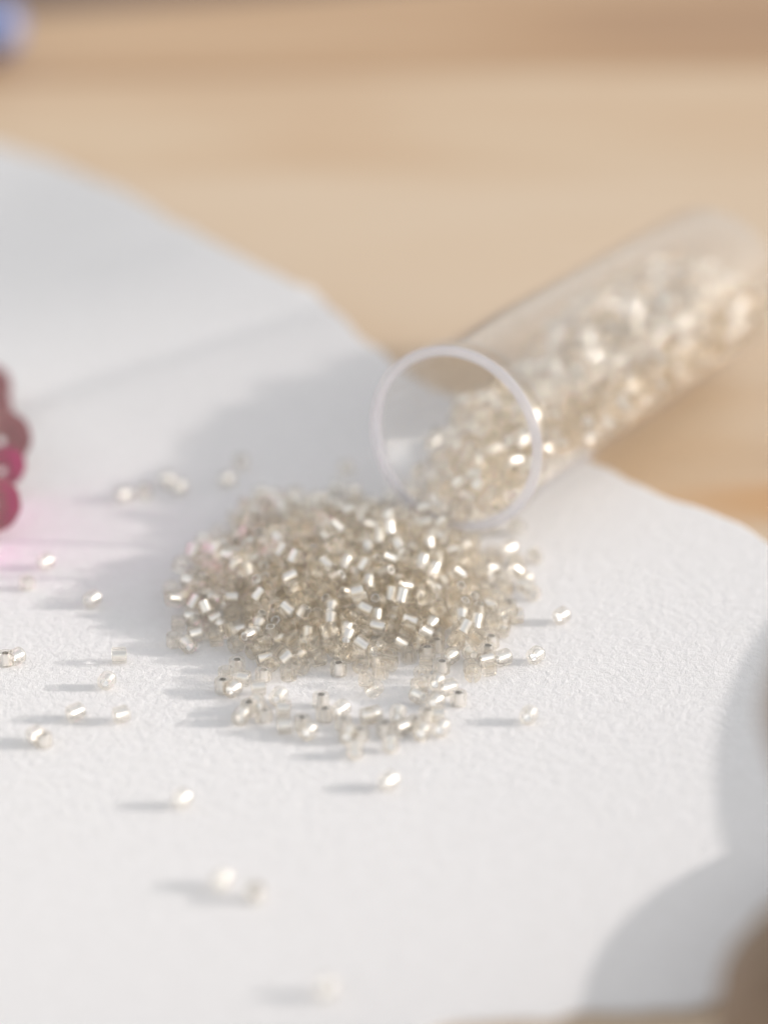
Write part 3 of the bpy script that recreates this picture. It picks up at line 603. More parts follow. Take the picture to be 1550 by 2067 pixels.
1465,1121,245,51,34,-99,-38,1,1380,1144,285,48,-19,76,-99,1,1350,1157,350,99,-12,-17,33,1,1412,1083,308,57,-21,-1,99,1,
1463,1097,524,30,26,59,99,1,1458,1069,173,99,66,40,-45,1,1426,1019,248,21,72,-99,-76,1,1472,1036,325,9,2,-99,41,1,
1468,1086,383,31,-19,32,99,1,1437,1124,438,99,55,-25,-20,1,1523,1060,498,57,-30,99,-56,1,1510,1001,227,38,-40,99,63,1,
1558,998,286,75,-33,3,-99,1,1560,1047,353,99,-6,-91,-41,1,1576,1021,424,99,-71,-55,37,1,1579,1007,499,6,56,89,-99,1,
1635,949,522,99,23,-69,90,1,1603,970,354,35,-93,-99,-99,1,1637,973,422,84,54,99,2,1,1666,1010,480,99,-34,34,12,1,
1076,1407,299,6,-72,-94,-99,1,1075,1454,367,63,-37,99,61,1,1046,1461,436,35,5,-17,-99,1,1147,1313,189,99,3,32,-40,1,
1125,1381,228,15,-99,8,37,1,1129,1360,317,41,98,-18,99,1,1136,1400,382,22,-99,46,95,1,1085,1386,443,70,-11,-99,-31,1,
1078,1410,511,21,-3,-22,-99,1,1222,1317,158,18,75,19,-99,1,1215,1313,240,99,42,-67,20,1,1206,1349,310,99,-81,-89,17,1,
1199,1346,388,99,61,-67,14,1,1193,1404,448,99,70,-21,-6,1,1202,1410,520,13,43,-99,10,1,1259,1239,137,26,-34,-87,99,1,
1260,1254,209,98,-7,6,-99,1,1272,1254,279,4,-54,75,99,1,1265,1301,347,17,99,73,-14,1,1269,1318,417,99,49,60,-14,1,
1265,1340,489,75,-1,-99,-39,1,1270,1279,551,46,-12,-99,23,1,1343,1224,123,3,15,-99,4,1,1332,1232,194,98,99,28,-58,1,
1358,1234,268,99,68,-46,18,1,1371,1259,340,30,78,-65,-99,1,1338,1246,416,99,-80,43,-11,1,1309,1258,486,44,-4,-99,81,1,
1354,1220,545,99,-4,-21,-14,1,1416,1185,131,99,-5,-11,-41,1,1405,1208,200,8,99,24,-4,1,1431,1221,270,99,49,91,12,1,
1431,1187,338,99,94,-94,-23,1,1412,1220,408,38,21,93,99,1,1378,1223,477,31,89,73,-99,1,1430,1175,508,23,45,99,-1,1,
1481,1153,158,92,-54,99,54,1,1514,1075,275,62,-99,-62,38,1,1535,1148,294,48,99,36,-23,1,1505,1165,375,83,83,10,99,1,
1478,1193,442,34,85,58,-99,1,1527,1140,470,46,-29,1,99,1,1534,1105,193,99,-27,-20,40,1,1600,1077,280,34,99,-59,21,1,
1595,1124,334,35,71,-11,99,1,1555,1121,400,99,-38,98,88,1,1617,1086,427,83,99,-33,-13,1,1630,1093,512,69,31,-99,28,1,
1662,1098,348,1,6,-99,35,1,1671,1039,403,43,-67,99,-78,1,1705,1088,458,99,-33,4,-37,1,1120,1479,289,84,38,-99,72,1,
1105,1521,353,99,-10,-18,-5,1,1081,1528,422,99,29,66,-16,1,1191,1384,184,57,36,10,99,1,1166,1445,225,99,87,-19,-56,1,
1198,1460,299,11,99,-87,17,1,1170,1470,372,24,64,-26,99,1,1134,1486,439,78,85,8,99,1,1111,1490,507,99,2,-21,-30,1,
992,1391,517,0,79,-52,99,1,1273,1385,147,99,26,-86,44,1,1259,1382,239,11,1,-17,-99,1,1257,1408,300,2,33,-99,17,1,
1230,1416,371,99,75,27,48,1,1247,1469,433,99,1,73,-80,1,1217,1484,495,99,-12,-24,1,1,1190,1331,553,99,-19,-53,-83,1,
1306,1304,133,79,99,53,58,1,1310,1313,206,7,99,-55,-2,1,1313,1330,276,98,-28,-99,-38,1,1310,1369,350,91,12,-99,77,1,
1327,1364,423,98,99,-22,-76,1,1290,1413,466,52,-1,-43,-99,1,1275,1382,548,55,92,-99,28,1,1318,1302,597,99,3,49,48,1,
1378,1292,123,99,33,96,-16,1,1382,1290,199,25,43,84,-99,1,1385,1307,269,2,-65,-99,6,1,1384,1337,339,99,-32,-89,-6,1,
1382,1305,409,99,-98,-37,70,1,1364,1310,483,99,5,6,-17,1,1386,1306,565,40,50,99,20,1,1420,1218,585,37,-90,99,8,1,
1443,1262,128,99,-85,66,17,1,1457,1279,197,59,-5,0,-99,1,1459,1287,268,99,-77,91,53,1,1475,1275,338,99,3,14,8,1,
1496,1261,405,28,30,99,87,1,1454,1284,469,36,62,36,99,1,1457,1255,538,99,23,-15,4,1,1509,1178,547,99,-33,-74,-34,1,
1516,1235,157,49,99,-25,96,1,1498,1199,233,99,45,-10,-5,1,1561,1235,274,47,-48,99,-88,1,1564,1239,347,5,-19,-99,0,1,
1558,1223,425,8,-38,99,-13,1,1614,1164,447,19,57,99,-69,1,1590,1157,523,88,-99,13,78,1,1564,1184,183,27,-80,-53,-99,1,
1599,1146,242,36,99,54,75,1,1620,1191,299,99,-23,6,-46,1,1635,1204,368,24,18,99,61,1,1687,1182,424,61,64,-99,74,1,
1682,1152,513,24,7,-99,-56,1,1616,1235,548,61,99,4,-40,1,1694,1168,321,36,99,-28,90,1,1745,1190,373,13,99,59,-54,1,
1744,1167,470,99,38,23,76,1,1157,1546,289,99,-39,-10,96,1,1138,1585,351,64,-22,99,74,1,1123,1592,455,23,-42,99,-32,1,
1237,1451,172,27,-11,-99,-7,1,1234,1528,196,28,-99,-41,26,1,1243,1523,276,0,99,-9,-7,1,1207,1537,355,38,-34,51,-99,1,
1175,1553,423,99,-31,-23,38,1,1156,1548,509,31,99,49,-83,1,1053,1468,563,73,-75,-99,7,1,1309,1467,140,84,-13,23,-99,1,
1310,1488,223,99,-3,-7,78,1,1301,1473,294,87,-5,99,-57,1,1289,1463,369,30,-75,-46,-99,1,1315,1512,438,99,43,55,-7,1,
1237,1553,473,81,-99,-55,-73,1,1185,1499,558,47,-99,-3,34,1,1360,1396,124,99,23,-94,-60,1,1359,1428,198,36,34,99,49,1,
1379,1467,261,99,56,72,7,1,1359,1433,327,45,99,37,-48,1,1397,1404,392,99,-9,-32,4,1,1358,1445,444,46,-99,-15,31,1,
1346,1480,514,51,-99,-15,35,1,1280,1472,549,43,1,99,14,1,1423,1356,118,99,-88,-68,49,1,1415,1358,195,89,-45,99,-60,1,
1408,1384,267,99,58,-53,13,1,1457,1416,329,79,-6,14,99,1,1460,1342,392,55,-39,99,20,1,1433,1346,498,74,99,68,-18,1,
1519,1380,519,63,-46,99,23,1,1412,1415,512,23,9,-99,-16,1,1486,1319,125,99,46,68,12,1,1493,1361,187,78,-14,-99,-27,1,
1484,1358,265,83,-34,99,59,1,1542,1324,301,21,-40,-81,99,1,1545,1322,372,7,99,-74,-1,1,1520,1341,454,99,74,-13,-70,1,
1575,1305,485,16,-99,15,52,1,1566,1337,558,4,-48,25,-99,1,1569,1317,140,16,7,99,-11,1,1544,1305,220,10,99,-50,23,1,
1608,1292,266,57,-99,-35,-66,1,1616,1299,347,99,-58,-56,28,1,1647,1323,432,39,99,-8,72,1,1635,1244,462,0,13,-46,-99,1,
1541,1236,487,10,99,9,10,1,1600,1258,176,20,24,-99,-54,1,1667,1240,227,81,99,34,-84,1,1666,1258,304,13,-31,-80,99,1,
1688,1268,377,99,-20,-83,-34,1,1716,1292,439,21,99,8,-27,1,1767,1309,500,94,-22,21,-99,1,1704,1238,501,99,-14,-38,-51,1,
1755,1259,321,94,99,-85,16,1,1790,1244,400,61,99,27,52,1,1792,1227,477,38,15,98,99,1,1219,1623,268,44,-99,-15,62,1,
1176,1640,335,24,-25,-97,99,1,1155,1655,406,99,85,-48,1,1,1295,1583,176,99,90,-32,-15,1,1283,1587,253,13,-74,50,-99,1,
1285,1606,327,17,86,-25,99,1,1270,1582,398,24,-99,16,86,1,1217,1631,456,99,40,60,39,1,1145,1668,483,58,-99,-13,78,1,
1139,1631,550,76,22,-99,-46,1,1347,1546,142,69,37,99,-11,1,1348,1548,227,35,-72,-63,-99,1,1333,1542,302,88,-99,-46,61,1,
1374,1509,371,10,-2,7,-99,1,1348,1584,424,99,48,-67,48,1,1290,1625,470,19,91,-99,46,1,1212,1592,536,99,-24,-14,91,1,
1392,1468,120,97,-99,-44,95,1,1420,1512,180,96,29,99,-13,1,1427,1527,250,99,-4,5,-8,1,1449,1498,321,87,-99,7,-23,1,
1442,1466,400,12,-62,-72,-99,1,1417,1493,462,15,-58,99,-24,1,1318,1553,507,81,-4,95,-99,1,1402,1527,540,66,99,-62,0,1,
1457,1425,108,6,90,-99,2,1,1472,1459,177,25,80,-70,-99,1,1454,1448,247,10,-4,-5,99,1,1520,1473,330,56,66,-99,-83,1,
1514,1424,394,13,-97,-99,60,1,1466,1398,449,34,32,-99,30,1,1492,1457,495,33,37,-63,99,1,1528,1509,551,91,99,60,10,1,
1523,1386,120,79,99,19,94,1,1530,1429,187,99,28,92,-18,1,1533,1418,265,65,-3,99,58,1,1573,1396,322,99,17,17,23,1,
1589,1391,393,66,37,99,-1,1,1605,1384,465,18,-99,-62,21,1,1596,1438,541,52,31,-82,99,1,1640,1363,530,85,17,32,99,1,
1612,1391,141,10,-99,80,84,1,1591,1375,212,61,18,-20,-99,1,1633,1361,288,15,-70,-98,-99,1,1652,1374,359,3,-25,4,-99,1,
1682,1386,425,9,-33,-74,99,1,1707,1378,498,1,99,-15,61,1,1746,1375,564,12,31,99,78,1,1684,1373,177,77,-2,99,78,1,
1704,1302,219,99,-55,-13,96,1,1698,1322,300,99,-7,9,78,1,1735,1342,367,10,19,7,99,1,1764,1362,425,20,9,-99,3,1,
1861,1382,492,5,-2,99,-6,1,1821,1325,554,32,99,-1,55,1,1779,1343,275,99,63,16,-46,1,1812,1311,365,10,99,-20,-22,1,
1830,1307,447,76,-23,99,96,1,1244,1697,275,83,-99,-37,-80,1,1215,1724,343,15,-29,-99,92,1,1185,1723,445,98,-35,99,-88,1,
1332,1661,187,15,99,-72,-80,1,1315,1657,264,99,4,71,-38,1,1297,1686,333,41,71,-4,99,1,1254,1673,396,43,-99,-35,52,1,
1255,1709,465,19,99,-41,13,1,1252,1768,518,99,87,-45,-72,1,1243,1663,545,99,-90,3,-34,1,1399,1626,132,72,-99,-18,-60,1,
1385,1613,211,99,-68,72,42,1,1378,1607,282,76,-4,-6,99,1,1379,1600,348,6,6,1,-99,1,1342,1665,401,5,-37,18,99,1,
1396,1674,457,25,-22,99,83,1,1353,1629,524,86,99,-91,54,1,1434,1550,115,71,23,-97,-99,1,1460,1596,181,90,-19,-99,-32,1,
1459,1597,252,0,8,99,-6,1,1478,1578,326,95,-42,99,-53,1,1484,1538,393,45,-99,-59,-35,1,1440,1608,416,39,-99,-14,-14,1,
1416,1576,481,99,-91,-68,75,1,1453,1638,514,48,-21,99,-15,1,1489,1496,103,99,-4,1,-46,1,1511,1538,176,42,7,98,99,1,
1500,1505,250,90,-44,99,83,1,1556,1542,326,72,-7,1,99,1,1555,1515,400,99,-37,94,-45,1,1560,1465,460,65,99,-56,14,1,
1484,1540,481,68,-99,-10,86,1,1567,1581,535,99,96,-31,-17,1,1574,1451,112,2,-9,9,99,1,1571,1488,179,90,99,11,-60,1,
1575,1484,256,62,-99,-52,-81,1,1604,1471,325,47,79,54,-99,1,1637,1472,396,40,-7,99,84,1,1655,1471,470,99,91,-20,-22,1,
1608,1511,512,99,3,-75,-56,1,1704,1533,512,37,54,87,-99,1,1653,1462,130,99,-19,-11,37,1,1652,1488,205,99,-69,49,-83,1,
1640,1433,255,50,-28,99,-53,1,1675,1444,322,28,48,-55,-99,1,1710,1447,392,45,6,-98,99,1,1731,1448,467,3,99,-84,10,1,
1718,1458,532,10,99,64,0,1,1717,1441,170,67,-99,-30,-71,1,1765,1418,225,78,-45,90,99,1,1720,1398,299,66,99,47,41,1,
1773,1422,351,76,20,23,99,1,1807,1425,414,56,-99,-23,-48,1,1805,1435,490,2,-28,99,-9,1,1796,1435,562,99,65,-87,74,1,
1823,1412,277,99,52,-97,62,1,1842,1382,349,85,72,99,8,1,1868,1374,421,99,-95,44,-9,1,1272,1779,295,20,14,99,-24,1,
1273,1840,353,1,57,99,99,1,1233,1787,441,42,-14,99,-26,1,1368,1730,181,41,47,-99,-48,1,1300,1748,231,95,60,22,99,1,
1351,1732,280,75,-99,16,-34,1,1340,1784,335,99,-20,-20,-9,1,1296,1773,407,94,99,-72,0,1,1322,1745,468,1,70,-99,-46,1,
1321,1814,494,48,99,64,-48,1,1432,1683,128,98,99,-11,-42,1,1417,1680,210,84,14,-32,-99,1,1404,1676,286,99,84,-68,11,1,
1416,1671,370,24,99,14,49,1,1377,1738,411,76,-99,0,-13,1,1452,1750,440,99,27,-2,-57,1,1407,1797,496,16,-26,99,-28,1,
1506,1643,103,93,99,-5,-52,1,1496,1662,171,41,7,-17,-99,1,1495,1668,239,7,11,-12,-99,1,1479,1664,311,92,-85,-99,13,1,
1503,1668,390,99,-8,7,70,1,1497,1689,458,38,83,-45,99,1,1542,1739,495,46,-99,-67,-16,1,1424,1720,517,73,1,31,99,1,
1550,1568,101,19,-94,-46,-99,1,1572,1619,169,50,78,-86,-99,1,1531,1586,249,63,-99,-29,76,1,1553,1620,316,99,-9,-5,-72,1,
1550,1601,392,85,-99,13,-42,1,1518,1608,467,99,12,99,-47,1,1589,1659,480,24,-10,99,14,1,1651,1624,522,61,-99,-89,-85,1,
1616,1528,112,79,-99,-35,26,1,1625,1557,178,99,-15,4,19,1,1593,1550,256,58,16,-99,89,1,1641,1539,321,46,-99,-42,53,1,
1629,1579,387,57,-99,-38,-66,1,1595,1572,464,79,71,-99,-42,1,1679,1547,440,23,14,99,85,1,1725,1615,517,87,13,99,1,1,
1706,1531,136,8,-10,99,-19,1,1710,1557,205,73,-99,10,-23,1,1703,1503,274,25,99,-10,63,1,1727,1511,343,19,-97,-99,23,1,
1740,1518,414,43,-59,99,-67,1,1793,1547,472,47,-15,-99,48,1,1771,1519,549,3,99,-30,29,1,1768,1495,177,87,41,-99,88,1,
1774,1492,255,26,-13,-88,99,1,1799,1491,327,33,99,-5,64,1,1812,1501,403,54,10,-98,99,1,1873,1502,452,49,-62,-80,-99,1,
1855,1494,525,5,-24,-99,-4,1,1849,1573,539,5,8,90,-99,1,1860,1476,280,99,14,15,11,1,1886,1444,340,14,-61,25,99,1,
1911,1439,502,99,-82,48,2,1,1324,1851,272,99,-27,-42,-82,1,1319,1910,330,62,92,47,-99,1,1263,1858,429,8,-15,99,-1,1,
1409,1792,163,99,63,-75,36,1,1347,1808,213,37,45,-4,99,1,1395,1791,265,9,42,97,99,1,1399,1847,335,63,40,-99,-42,1,
1373,1822,407,96,30,99,-31,1,1333,1886,448,99,6,84,63,1,1314,1953,513,99,-27,10,-37,1,1463,1745,126,63,-99,-31,-72,1,
1443,1749,222,8,43,96,99,1,1458,1758,298,99,-90,51,5,1,1473,1777,377,99,7,80,5,1,1467,1852,393,28,99,-56,-70,1,
1428,1868,462,54,1,-12,-99,1,1418,1913,532,53,9,-99,75,1,1525,1715,103,99,-71,-48,43,1,1537,1722,179,99,78,-50,4,1,
1522,1745,250,98,-62,99,50,1,1531,1722,325,6,-93,72,-99,1,1570,1751,384,99,-59,-63,11,1,1529,1792,447,23,9,99,-36,1,
1506,1851,485,34,99,-38,24,1,1481,1790,524,8,60,-99,49,1,1334,1886,533,1,-28,70,-99,1,1587,1665,94,79,-99,26,-52,1,
1608,1692,169,99,96,-4,-53,1,1574,1651,240,99,90,63,61,1,1603,1689,297,48,-3,33,99,1,1591,1659,380,98,19,99,-41,1,
1624,1708,431,33,65,-99,-94,1,1656,1774,461,84,-99,-41,78,1,1622,1726,511,81,-30,-99,7,1,1542,1668,545,60,-71,-99,25,1,
1669,1637,101,64,99,20,-81,1,1660,1628,178,41,83,63,-99,1,1648,1604,250,1,81,-99,1,1,1673,1619,324,85,94,44,-99,1,
1689,1659,392,61,-2,99,52,1,1731,1612,427,11,85,-99,-71,1,1690,1676,466,11,81,-99,31,1,1704,1733,520,99,59,41,48,1,
1888,1637,510,85,-99,-52,-44,1,1734,1606,136,30,-99,25,85,1,1771,1631,207,6,24,-99,-56,1,1722,1583,277,63,15,-89,99,1,
1745,1584,351,48,-40,99,73,1,1807,1593,391,13,99,-19,-47,1,1859,1615,439,99,66,-24,15,1,1796,1637,484,26,-29,99,69,1,
1799,1559,165,30,22,-26,-99,1,1847,1532,220,81,99,5,-58,1,1796,1572,257,76,73,99,8,1,1838,1558,320,38,99,10,49,1,
1896,1576,374,9,-99,-16,25,1,1955,1592,444,86,-31,-51,99,1,1908,1563,498,99,-13,-45,17,1,1900,1542,280,4,99,-84,-27,1,
1921,1511,339,99,-2,24,-77,1,1946,1510,420,16,99,87,-69,1,1368,1929,258,3,-47,24,-99,1,1364,1987,313,2,99,-53,-74,1,
1317,1957,399,22,91,-83,-99,1,1448,1845,154,17,-33,-87,99,1,1389,1868,207,99,-88,87,14,1,1447,1865,260,43,26,-46,-99,1,
1419,1922,314,76,99,25,-57,1,1380,1904,384,48,70,10,99,1,1383,1959,474,99,-44,42,81,1,1447,2045,520,9,99,53,0,1,
1504,1808,114,75,-13,21,-99,1,1477,1808,217,72,-99,-11,-56,1,1560,1883,274,99,29,14,40,1,1501,1897,323,78,-99,-22,-46,1,
1499,1921,397,79,-99,-32,-48,1,1461,1934,461,20,-53,-94,-99,1,1501,1991,523,25,-93,99,-11,1,1572,1776,96,11,-75,35,99,1,
1571,1778,173,91,-99,23,-28,1,1554,1811,246,51,-13,-99,-13,1,1620,1805,297,9,47,66,-99,1,1577,1848,335,60,99,64,21,1,
1612,1815,396,36,99,24,42,1,1583,1864,463,52,99,38,-10,1,1576,1939,489,99,47,57,40,1,1508,1901,531,36,99,-22,18,1,
1648,1756,83,0,-38,-99,4,1,1644,1750,155,99,86,-36,-13,1,1617,1750,234,13,61,99,99,1,1691,1752,295,81,-21,99,-52,1,
1652,1722,360,46,-55,-33,-99,1,1701,1800,349,31,99,44,-34,1,1657,1879,441,35,-91,-40,99,1,1661,1844,504,26,1,26,-99,1,
1757,1797,528,99,-64,29,19,1,1722,1734,95,90,45,-99,75,1,1693,1691,170,11,99,-75,-85,1,1672,1681,259,28,-73,-13,99,1,
1749,1689,260,99,-73,95,-69,1,1767,1739,321,3,-25,99,-20,1,1769,1684,393,10,61,57,99,1,1758,1730,460,97,50,78,99,1,
1736,1813,460,7,30,-99,-24,1,1818,1796,460,60,-99,-41,-7,1,1769,1673,120,26,92,-99,-86,1,1800,1720,185,31,99,-31,91,1,
1830,1727,251,11,-9,-99,10,1,1812,1647,327,46,68,-99,3,1,1854,1673,378,54,-20,99,-48,1,1844,1702,455,11,99,18,-1,1,
1866,1711,523,99,-8,-1,-14,1,1827,1630,151,11,24,-21,-99,1,1894,1634,196,78,-52,-4,99,1,1842,1648,245,5,99,27,-58,1,
1896,1665,291,52,-99,66,25,1,1939,1657,390,18,-1,-29,-99,1,1922,1691,445,6,8,99,-28,1,1967,1636,504,29,99,73,-43,1,
1937,1609,260,80,-66,-2,99,1,1967,1604,347,61,-21,26,99,1,2022,1640,407,11,72,-42,-99,1,1417,1994,244,47,-99,18,-37,1,
1410,2054,296,99,23,61,-20,1,1379,2047,367,28,-47,-57,-99,1,1483,1910,151,29,-31,24,-99,1,1423,1930,198,99,28,33,29,1,
1478,1929,248,99,75,-45,-2,1,1461,1998,319,99,-11,-8,-22,1,1419,1973,387,99,-1,-13,-29,1,1348,2014,432,74,66,-99,40,1,
1445,2022,455,5,99,-5,6,1,1544,1873,113,99,-81,-29,80,1,1515,1871,205,47,-99,-85,27,1,1560,1971,231,80,-99,34,-78,1,
1539,1979,300,3,99,-22,7,1,1540,1985,377,36,75,-1,99,1,1517,1990,451,99,17,69,-5,1,1542,2051,549,97,31,-66,-99,1,
1605,1844,94,48,99,16,57,1,1606,1834,172,69,-99,-24,-66,1,1678,1884,207,79,40,46,-99,1,1642,1914,269,51,-74,3,-99,1,
1598,1936,329,99,-31,94,66,1,1590,1907,401,99,-56,96,-71,1,1600,1979,433,54,-99,91,5,1,1597,2031,489,2,-99,53,63,1,
1622,1959,564,71,-82,23,99,1,1676,1822,82,76,-99,-10,-54,1,1681,1811,153,13,-4,-1,-99,1,1674,1797,222,87,-8,0,-99,1,
1720,1839,282,50,-31,99,-81,1,1754,1913,246,9,-99,74,78,1,1717,1930,305,99,-1,-26,-15,1,1693,1920,374,99,-17,58,-14,1,
1682,1962,443,59,-84,-99,24,1,1672,1923,517,99,22,-10,45,1,1779,1827,83,99,-8,-7,8,1,1756,1790,154,10,-73,-99,-35,1,
1732,1747,208,31,99,38,-47,1,1774,1789,248,93,-61,-15,-99,1,1796,1817,315,33,65,-67,-99,1,1779,1772,387,99,64,-42,43,1,
1720,1847,399,6,-73,2,99,1,1741,1893,489,99,-36,20,11,1,1819,1858,505,3,27,99,-31,1,1825,1763,112,37,19,99,90,1,
1843,1791,190,29,-30,-70,99,1,1831,1857,244,99,30,65,-15,1,1847,1738,319,50,53,71,-99,1,1875,1752,389,98,-99,86,11,1,
1896,1778,459,99,51,-78,-58,1,1971,1803,496,19,37,34,99,1,1878,1717,166,59,99,12,68,1,1911,1752,230,74,99,22,51,1,
1937,1746,304,38,30,99,82,1,1974,1734,365,99,3,30,-43,1,2003,1723,430,99,-77,48,22,1,2037,1682,484,99,28,10,78,1,
1971,1725,509,9,3,-64,99,1,1960,1700,224,28,-49,-99,83,1,1985,1667,283,10,-10,29,-99,1,2040,1693,350,37,-71,99,-83,1,
1462,2080,242,25,0,74,99,1,1432,2117,336,92,-99,-92,32,1,1397,2106,410,99,23,86,-22,1,1529,1978,152,19,99,-67,-5,1,
1533,2041,205,7,20,-99,22,1,1534,2060,269,96,-24,-20,-99,1,1526,2097,332,94,-57,99,-61,1,1473,2043,383,99,53,85,54,1,
1377,2068,474,12,10,14,-99,1,1457,2131,463,46,-51,10,-99,1,1591,1951,108,30,99,-10,65,1,1577,1913,181,99,-46,-69,-50,1,
1620,2025,149,50,-6,-49,99,1,1614,2043,236,99,53,81,4,1,1592,2039,341,82,43,-2,-99,1,1557,2059,411,11,99,43,24,1,
1526,2077,474,40,-69,-37,-99,1,1644,1909,86,17,-13,-99,-3,1,1695,1956,133,99,-18,60,58,1,1642,1954,188,11,34,-56,99,1,
1670,1992,242,99,-19,37,53,1,1676,2033,303,57,36,99,26,1,1732,2003,346,99,24,23,11,1,1647,1992,370,99,26,-18,-38,1,
1633,2090,460,99,53,-78,39,1,1662,2007,517,99,27,42,26,1,1716,1875,78,43,81,61,-99,1,1758,1911,150,76,48,7,-99,1,
1751,1852,204,21,85,99,-57,1,1782,1983,270,99,62,-91,23,1,1801,1941,342,29,8,-93,-99,1,1756,1983,405,25,31,-15,99,1,
1692,2038,411,62,99,60,32,1,1713,2057,488,58,4,99,-48,1,1762,1989,495,86,1,99,-91,1,1832,1883,83,99,-15,-4,57,1,
1819,1875,158,71,-99,-35,53,1,1802,1957,200,3,-99,89,87,1,1855,1943,274,86,99,44,21,1,1844,1880,332,27,-54,99,-1,1,
1808,1847,397,61,10,-23,-99,1,1815,1918,449,99,-18,-17,-36,1,1890,1841,504,85,-92,99,-96,1,1826,1946,528,99,82,31,-15,1,
1889,1826,119,99,57,28,31,1,1888,1860,188,11,-99,42,74,1,1916,1889,273,47,99,28,21,1,1878,1813,276,93,-88,99,12,1,
1915,1807,352,35,46,99,96,1,1885,1842,421,22,11,83,-99,1,2055,1861,503,99,65,-8,-28,1,1929,1779,156,23,-75,-51,-99,1,
1954,1830,235,4,-57,51,99,1,1999,1835,295,99,-8,29,-18,1,2016,1797,370,38,43,-57,-99,1,2033,1789,439,12,17,-9,99,1,
2103,1819,453,72,-25,-99,75,1,2081,1757,506,13,17,37,-99,1,2001,1772,224,66,99,60,17,1,2038,1742,286,60,29,-62,-99,1,
2078,1766,350,10,28,99,69,1,1489,2148,274,80,-70,99,-55,1,1491,2220,306,48,-47,58,-99,1,1475,2230,381,42,8,-7,-99,1,
1572,2089,144,99,37,-95,63,1,1527,2133,192,14,-99,12,41,1,1559,2174,260,8,99,86,-27,1,1553,2171,344,99,0,-17,34,1,
1502,2150,402,99,-79,1,-8,1,1536,2216,448,60,22,99,24,1,1469,2210,465,99,26,-64,-29,1,1647,2071,103,83,99,67,5,1,
1689,2115,165,75,-93,23,-99,1,1628,2137,232,99,23,-34,41,1,1608,2105,293,52,99,-3,9,1,1642,2096,369,43,17,99,2,1,
1588,2131,411,29,26,-99,-33,1,1554,2153,481,77,10,64,-99,1,1700,2011,80,99,36,-89,-66,1,1733,2070,121,38,-99,45,15,1,
1722,2015,167,99,-39,-57,9,1,1696,2100,237,60,16,4,-99,1,1693,2106,311,70,99,97,-88,1,1772,2077,318,35,99,97,3,1,
1738,2096,378,24,99,-75,-72,1,1693,2133,431,28,99,60,6,1,1646,2169,495,99,32,-27,-74,1,1764,1951,69,0,19,99,-2,1,
1797,2030,75,4,99,17,72,1,1814,2038,144,99,10,16,59,1,1743,2046,241,24,57,-85,-99,1,1830,2036,278,99,-17,-27,-7,1,
1802,2044,386,99,15,66,-55,1,1804,2067,463,99,-8,77,-11,1,1776,2102,529,99,49,-95,59,1,1702,2138,528,14,-99,23,57,1,
1844,1958,73,3,98,-99,14,1,1868,1967,141,61,-11,5,99,1,1872,2002,215,12,-99,64,4,1,1913,1993,282,4,4,-9,99,1,
1881,1961,352,51,-99,-8,-85,1,1921,1925,410,99,-81,-31,-83,1,1894,1924,478,20,-99,34,-19,1,1848,1989,443,10,-99,-84,24,1,
1935,2001,441,99,-9,-3,48,1,1923,1900,111,54,-22,-99,-35,1,1927,1925,188,25,12,99,-11,1,1971,1942,273,99,-7,-92,-95,1,
1975,1905,335,25,-99,-65,-24,1,1967,1858,389,74,54,99,-23,1,2004,1869,449,56,-38,10,-99,1,2026,1945,476,20,28,-99,90,1,
1967,1854,150,58,-3,60,-99,1,2002,1891,222,46,34,-76,-99,1,2047,1904,279,99,16,21,96,1,2060,1893,346,19,-18,-99,5,1,
2079,1904,414,99,-6,-70,-20,1,2154,1871,463,1,11,99,-2,1,2133,1955,485,99,-86,38,5,1,2068,1830,263,31,40,-99,-8,1,
2102,1828,327,60,2,-79,99,1,2149,1864,385,99,79,89,22,1,1547,2266,256,80,-99,-16,-60,1,1535,2286,325,79,4,-9,-99,1,
1525,2283,396,33,99,47,-99,1,1613,2153,137,21,18,98,99,1,1602,2236,169,34,16,-99,-23,1,1618,2238,253,99,-4,-1,-39,1,
1606,2241,324,55,27,-99,97,1,1600,2254,399,99,39,88,-22,1,1516,2314,468,25,-74,-77,-99,1,1554,2264,521,64,-99,-43,-83,1,
1695,2168,110,31,38,-99,42,1,1673,2202,191,34,11,99,-18,1,1681,2196,277,12,-99,43,-3,1,1669,2178,339,11,-43,99,6,1,
1636,2193,410,99,-82,-70,23,1,1627,2243,473,61,-2,14,99,1,1632,2247,541,9,99,-14,-3,1,1761,2135,68,11,32,-99,-7,1,
1780,2138,136,96,71,99,9,1,1804,2135,209,30,68,69,-99,1,1744,2166,234,72,99,50,49,1,1757,2167,309,99,-34,-70,-7,1,
1764,2171,396,34,-15,6,99,1,1721,2204,453,54,-99,-63,-96,1,1759,2188,518,93,46,-99,69,1,1769,2181,590,16,-10,5,-99,1,
1841,2100,62,84,-99,8,-39,1,1847,2105,138,83,-99,7,-39,1,1870,2095,216,4,99,-11,-1,1,1846,2114,283,7,99,-8,6,1,
1829,2131,346,99,-7,-7,-12,1,1834,2133,413,99,-9,-3,31,1,1817,2153,480,82,34,-99,78,1,1849,2138,549,78,25,-99,81,1,
1926,2093,546,74,26,-99,82,1,1890,2032,71,90,-52,99,55,1,1907,2057,147,18,62,72,-99,1,1937,2055,217,0,-99,-43,4,1,
1933,2062,294,99,89,-81,41,1,1873,2052,346,99,-36,31,-45,1,1934,2076,396,99,-95,68,16,1,1952,2076,475,34,-20,-97,99,1,
1884,2115,485,99,-93,59,6,1,1901,2012,508,19,99,-19,-90,1,1966,2022,93,24,99,-72,-80,1,1973,1988,203,46,9,2,-99,1,
1999,2020,280,23,54,87,-99,1,1944,1996,352,99,-26,96,20,1,2003,1948,392,43,99,42,-35,1,2094,1988,427,99,-95,47,-7,1,
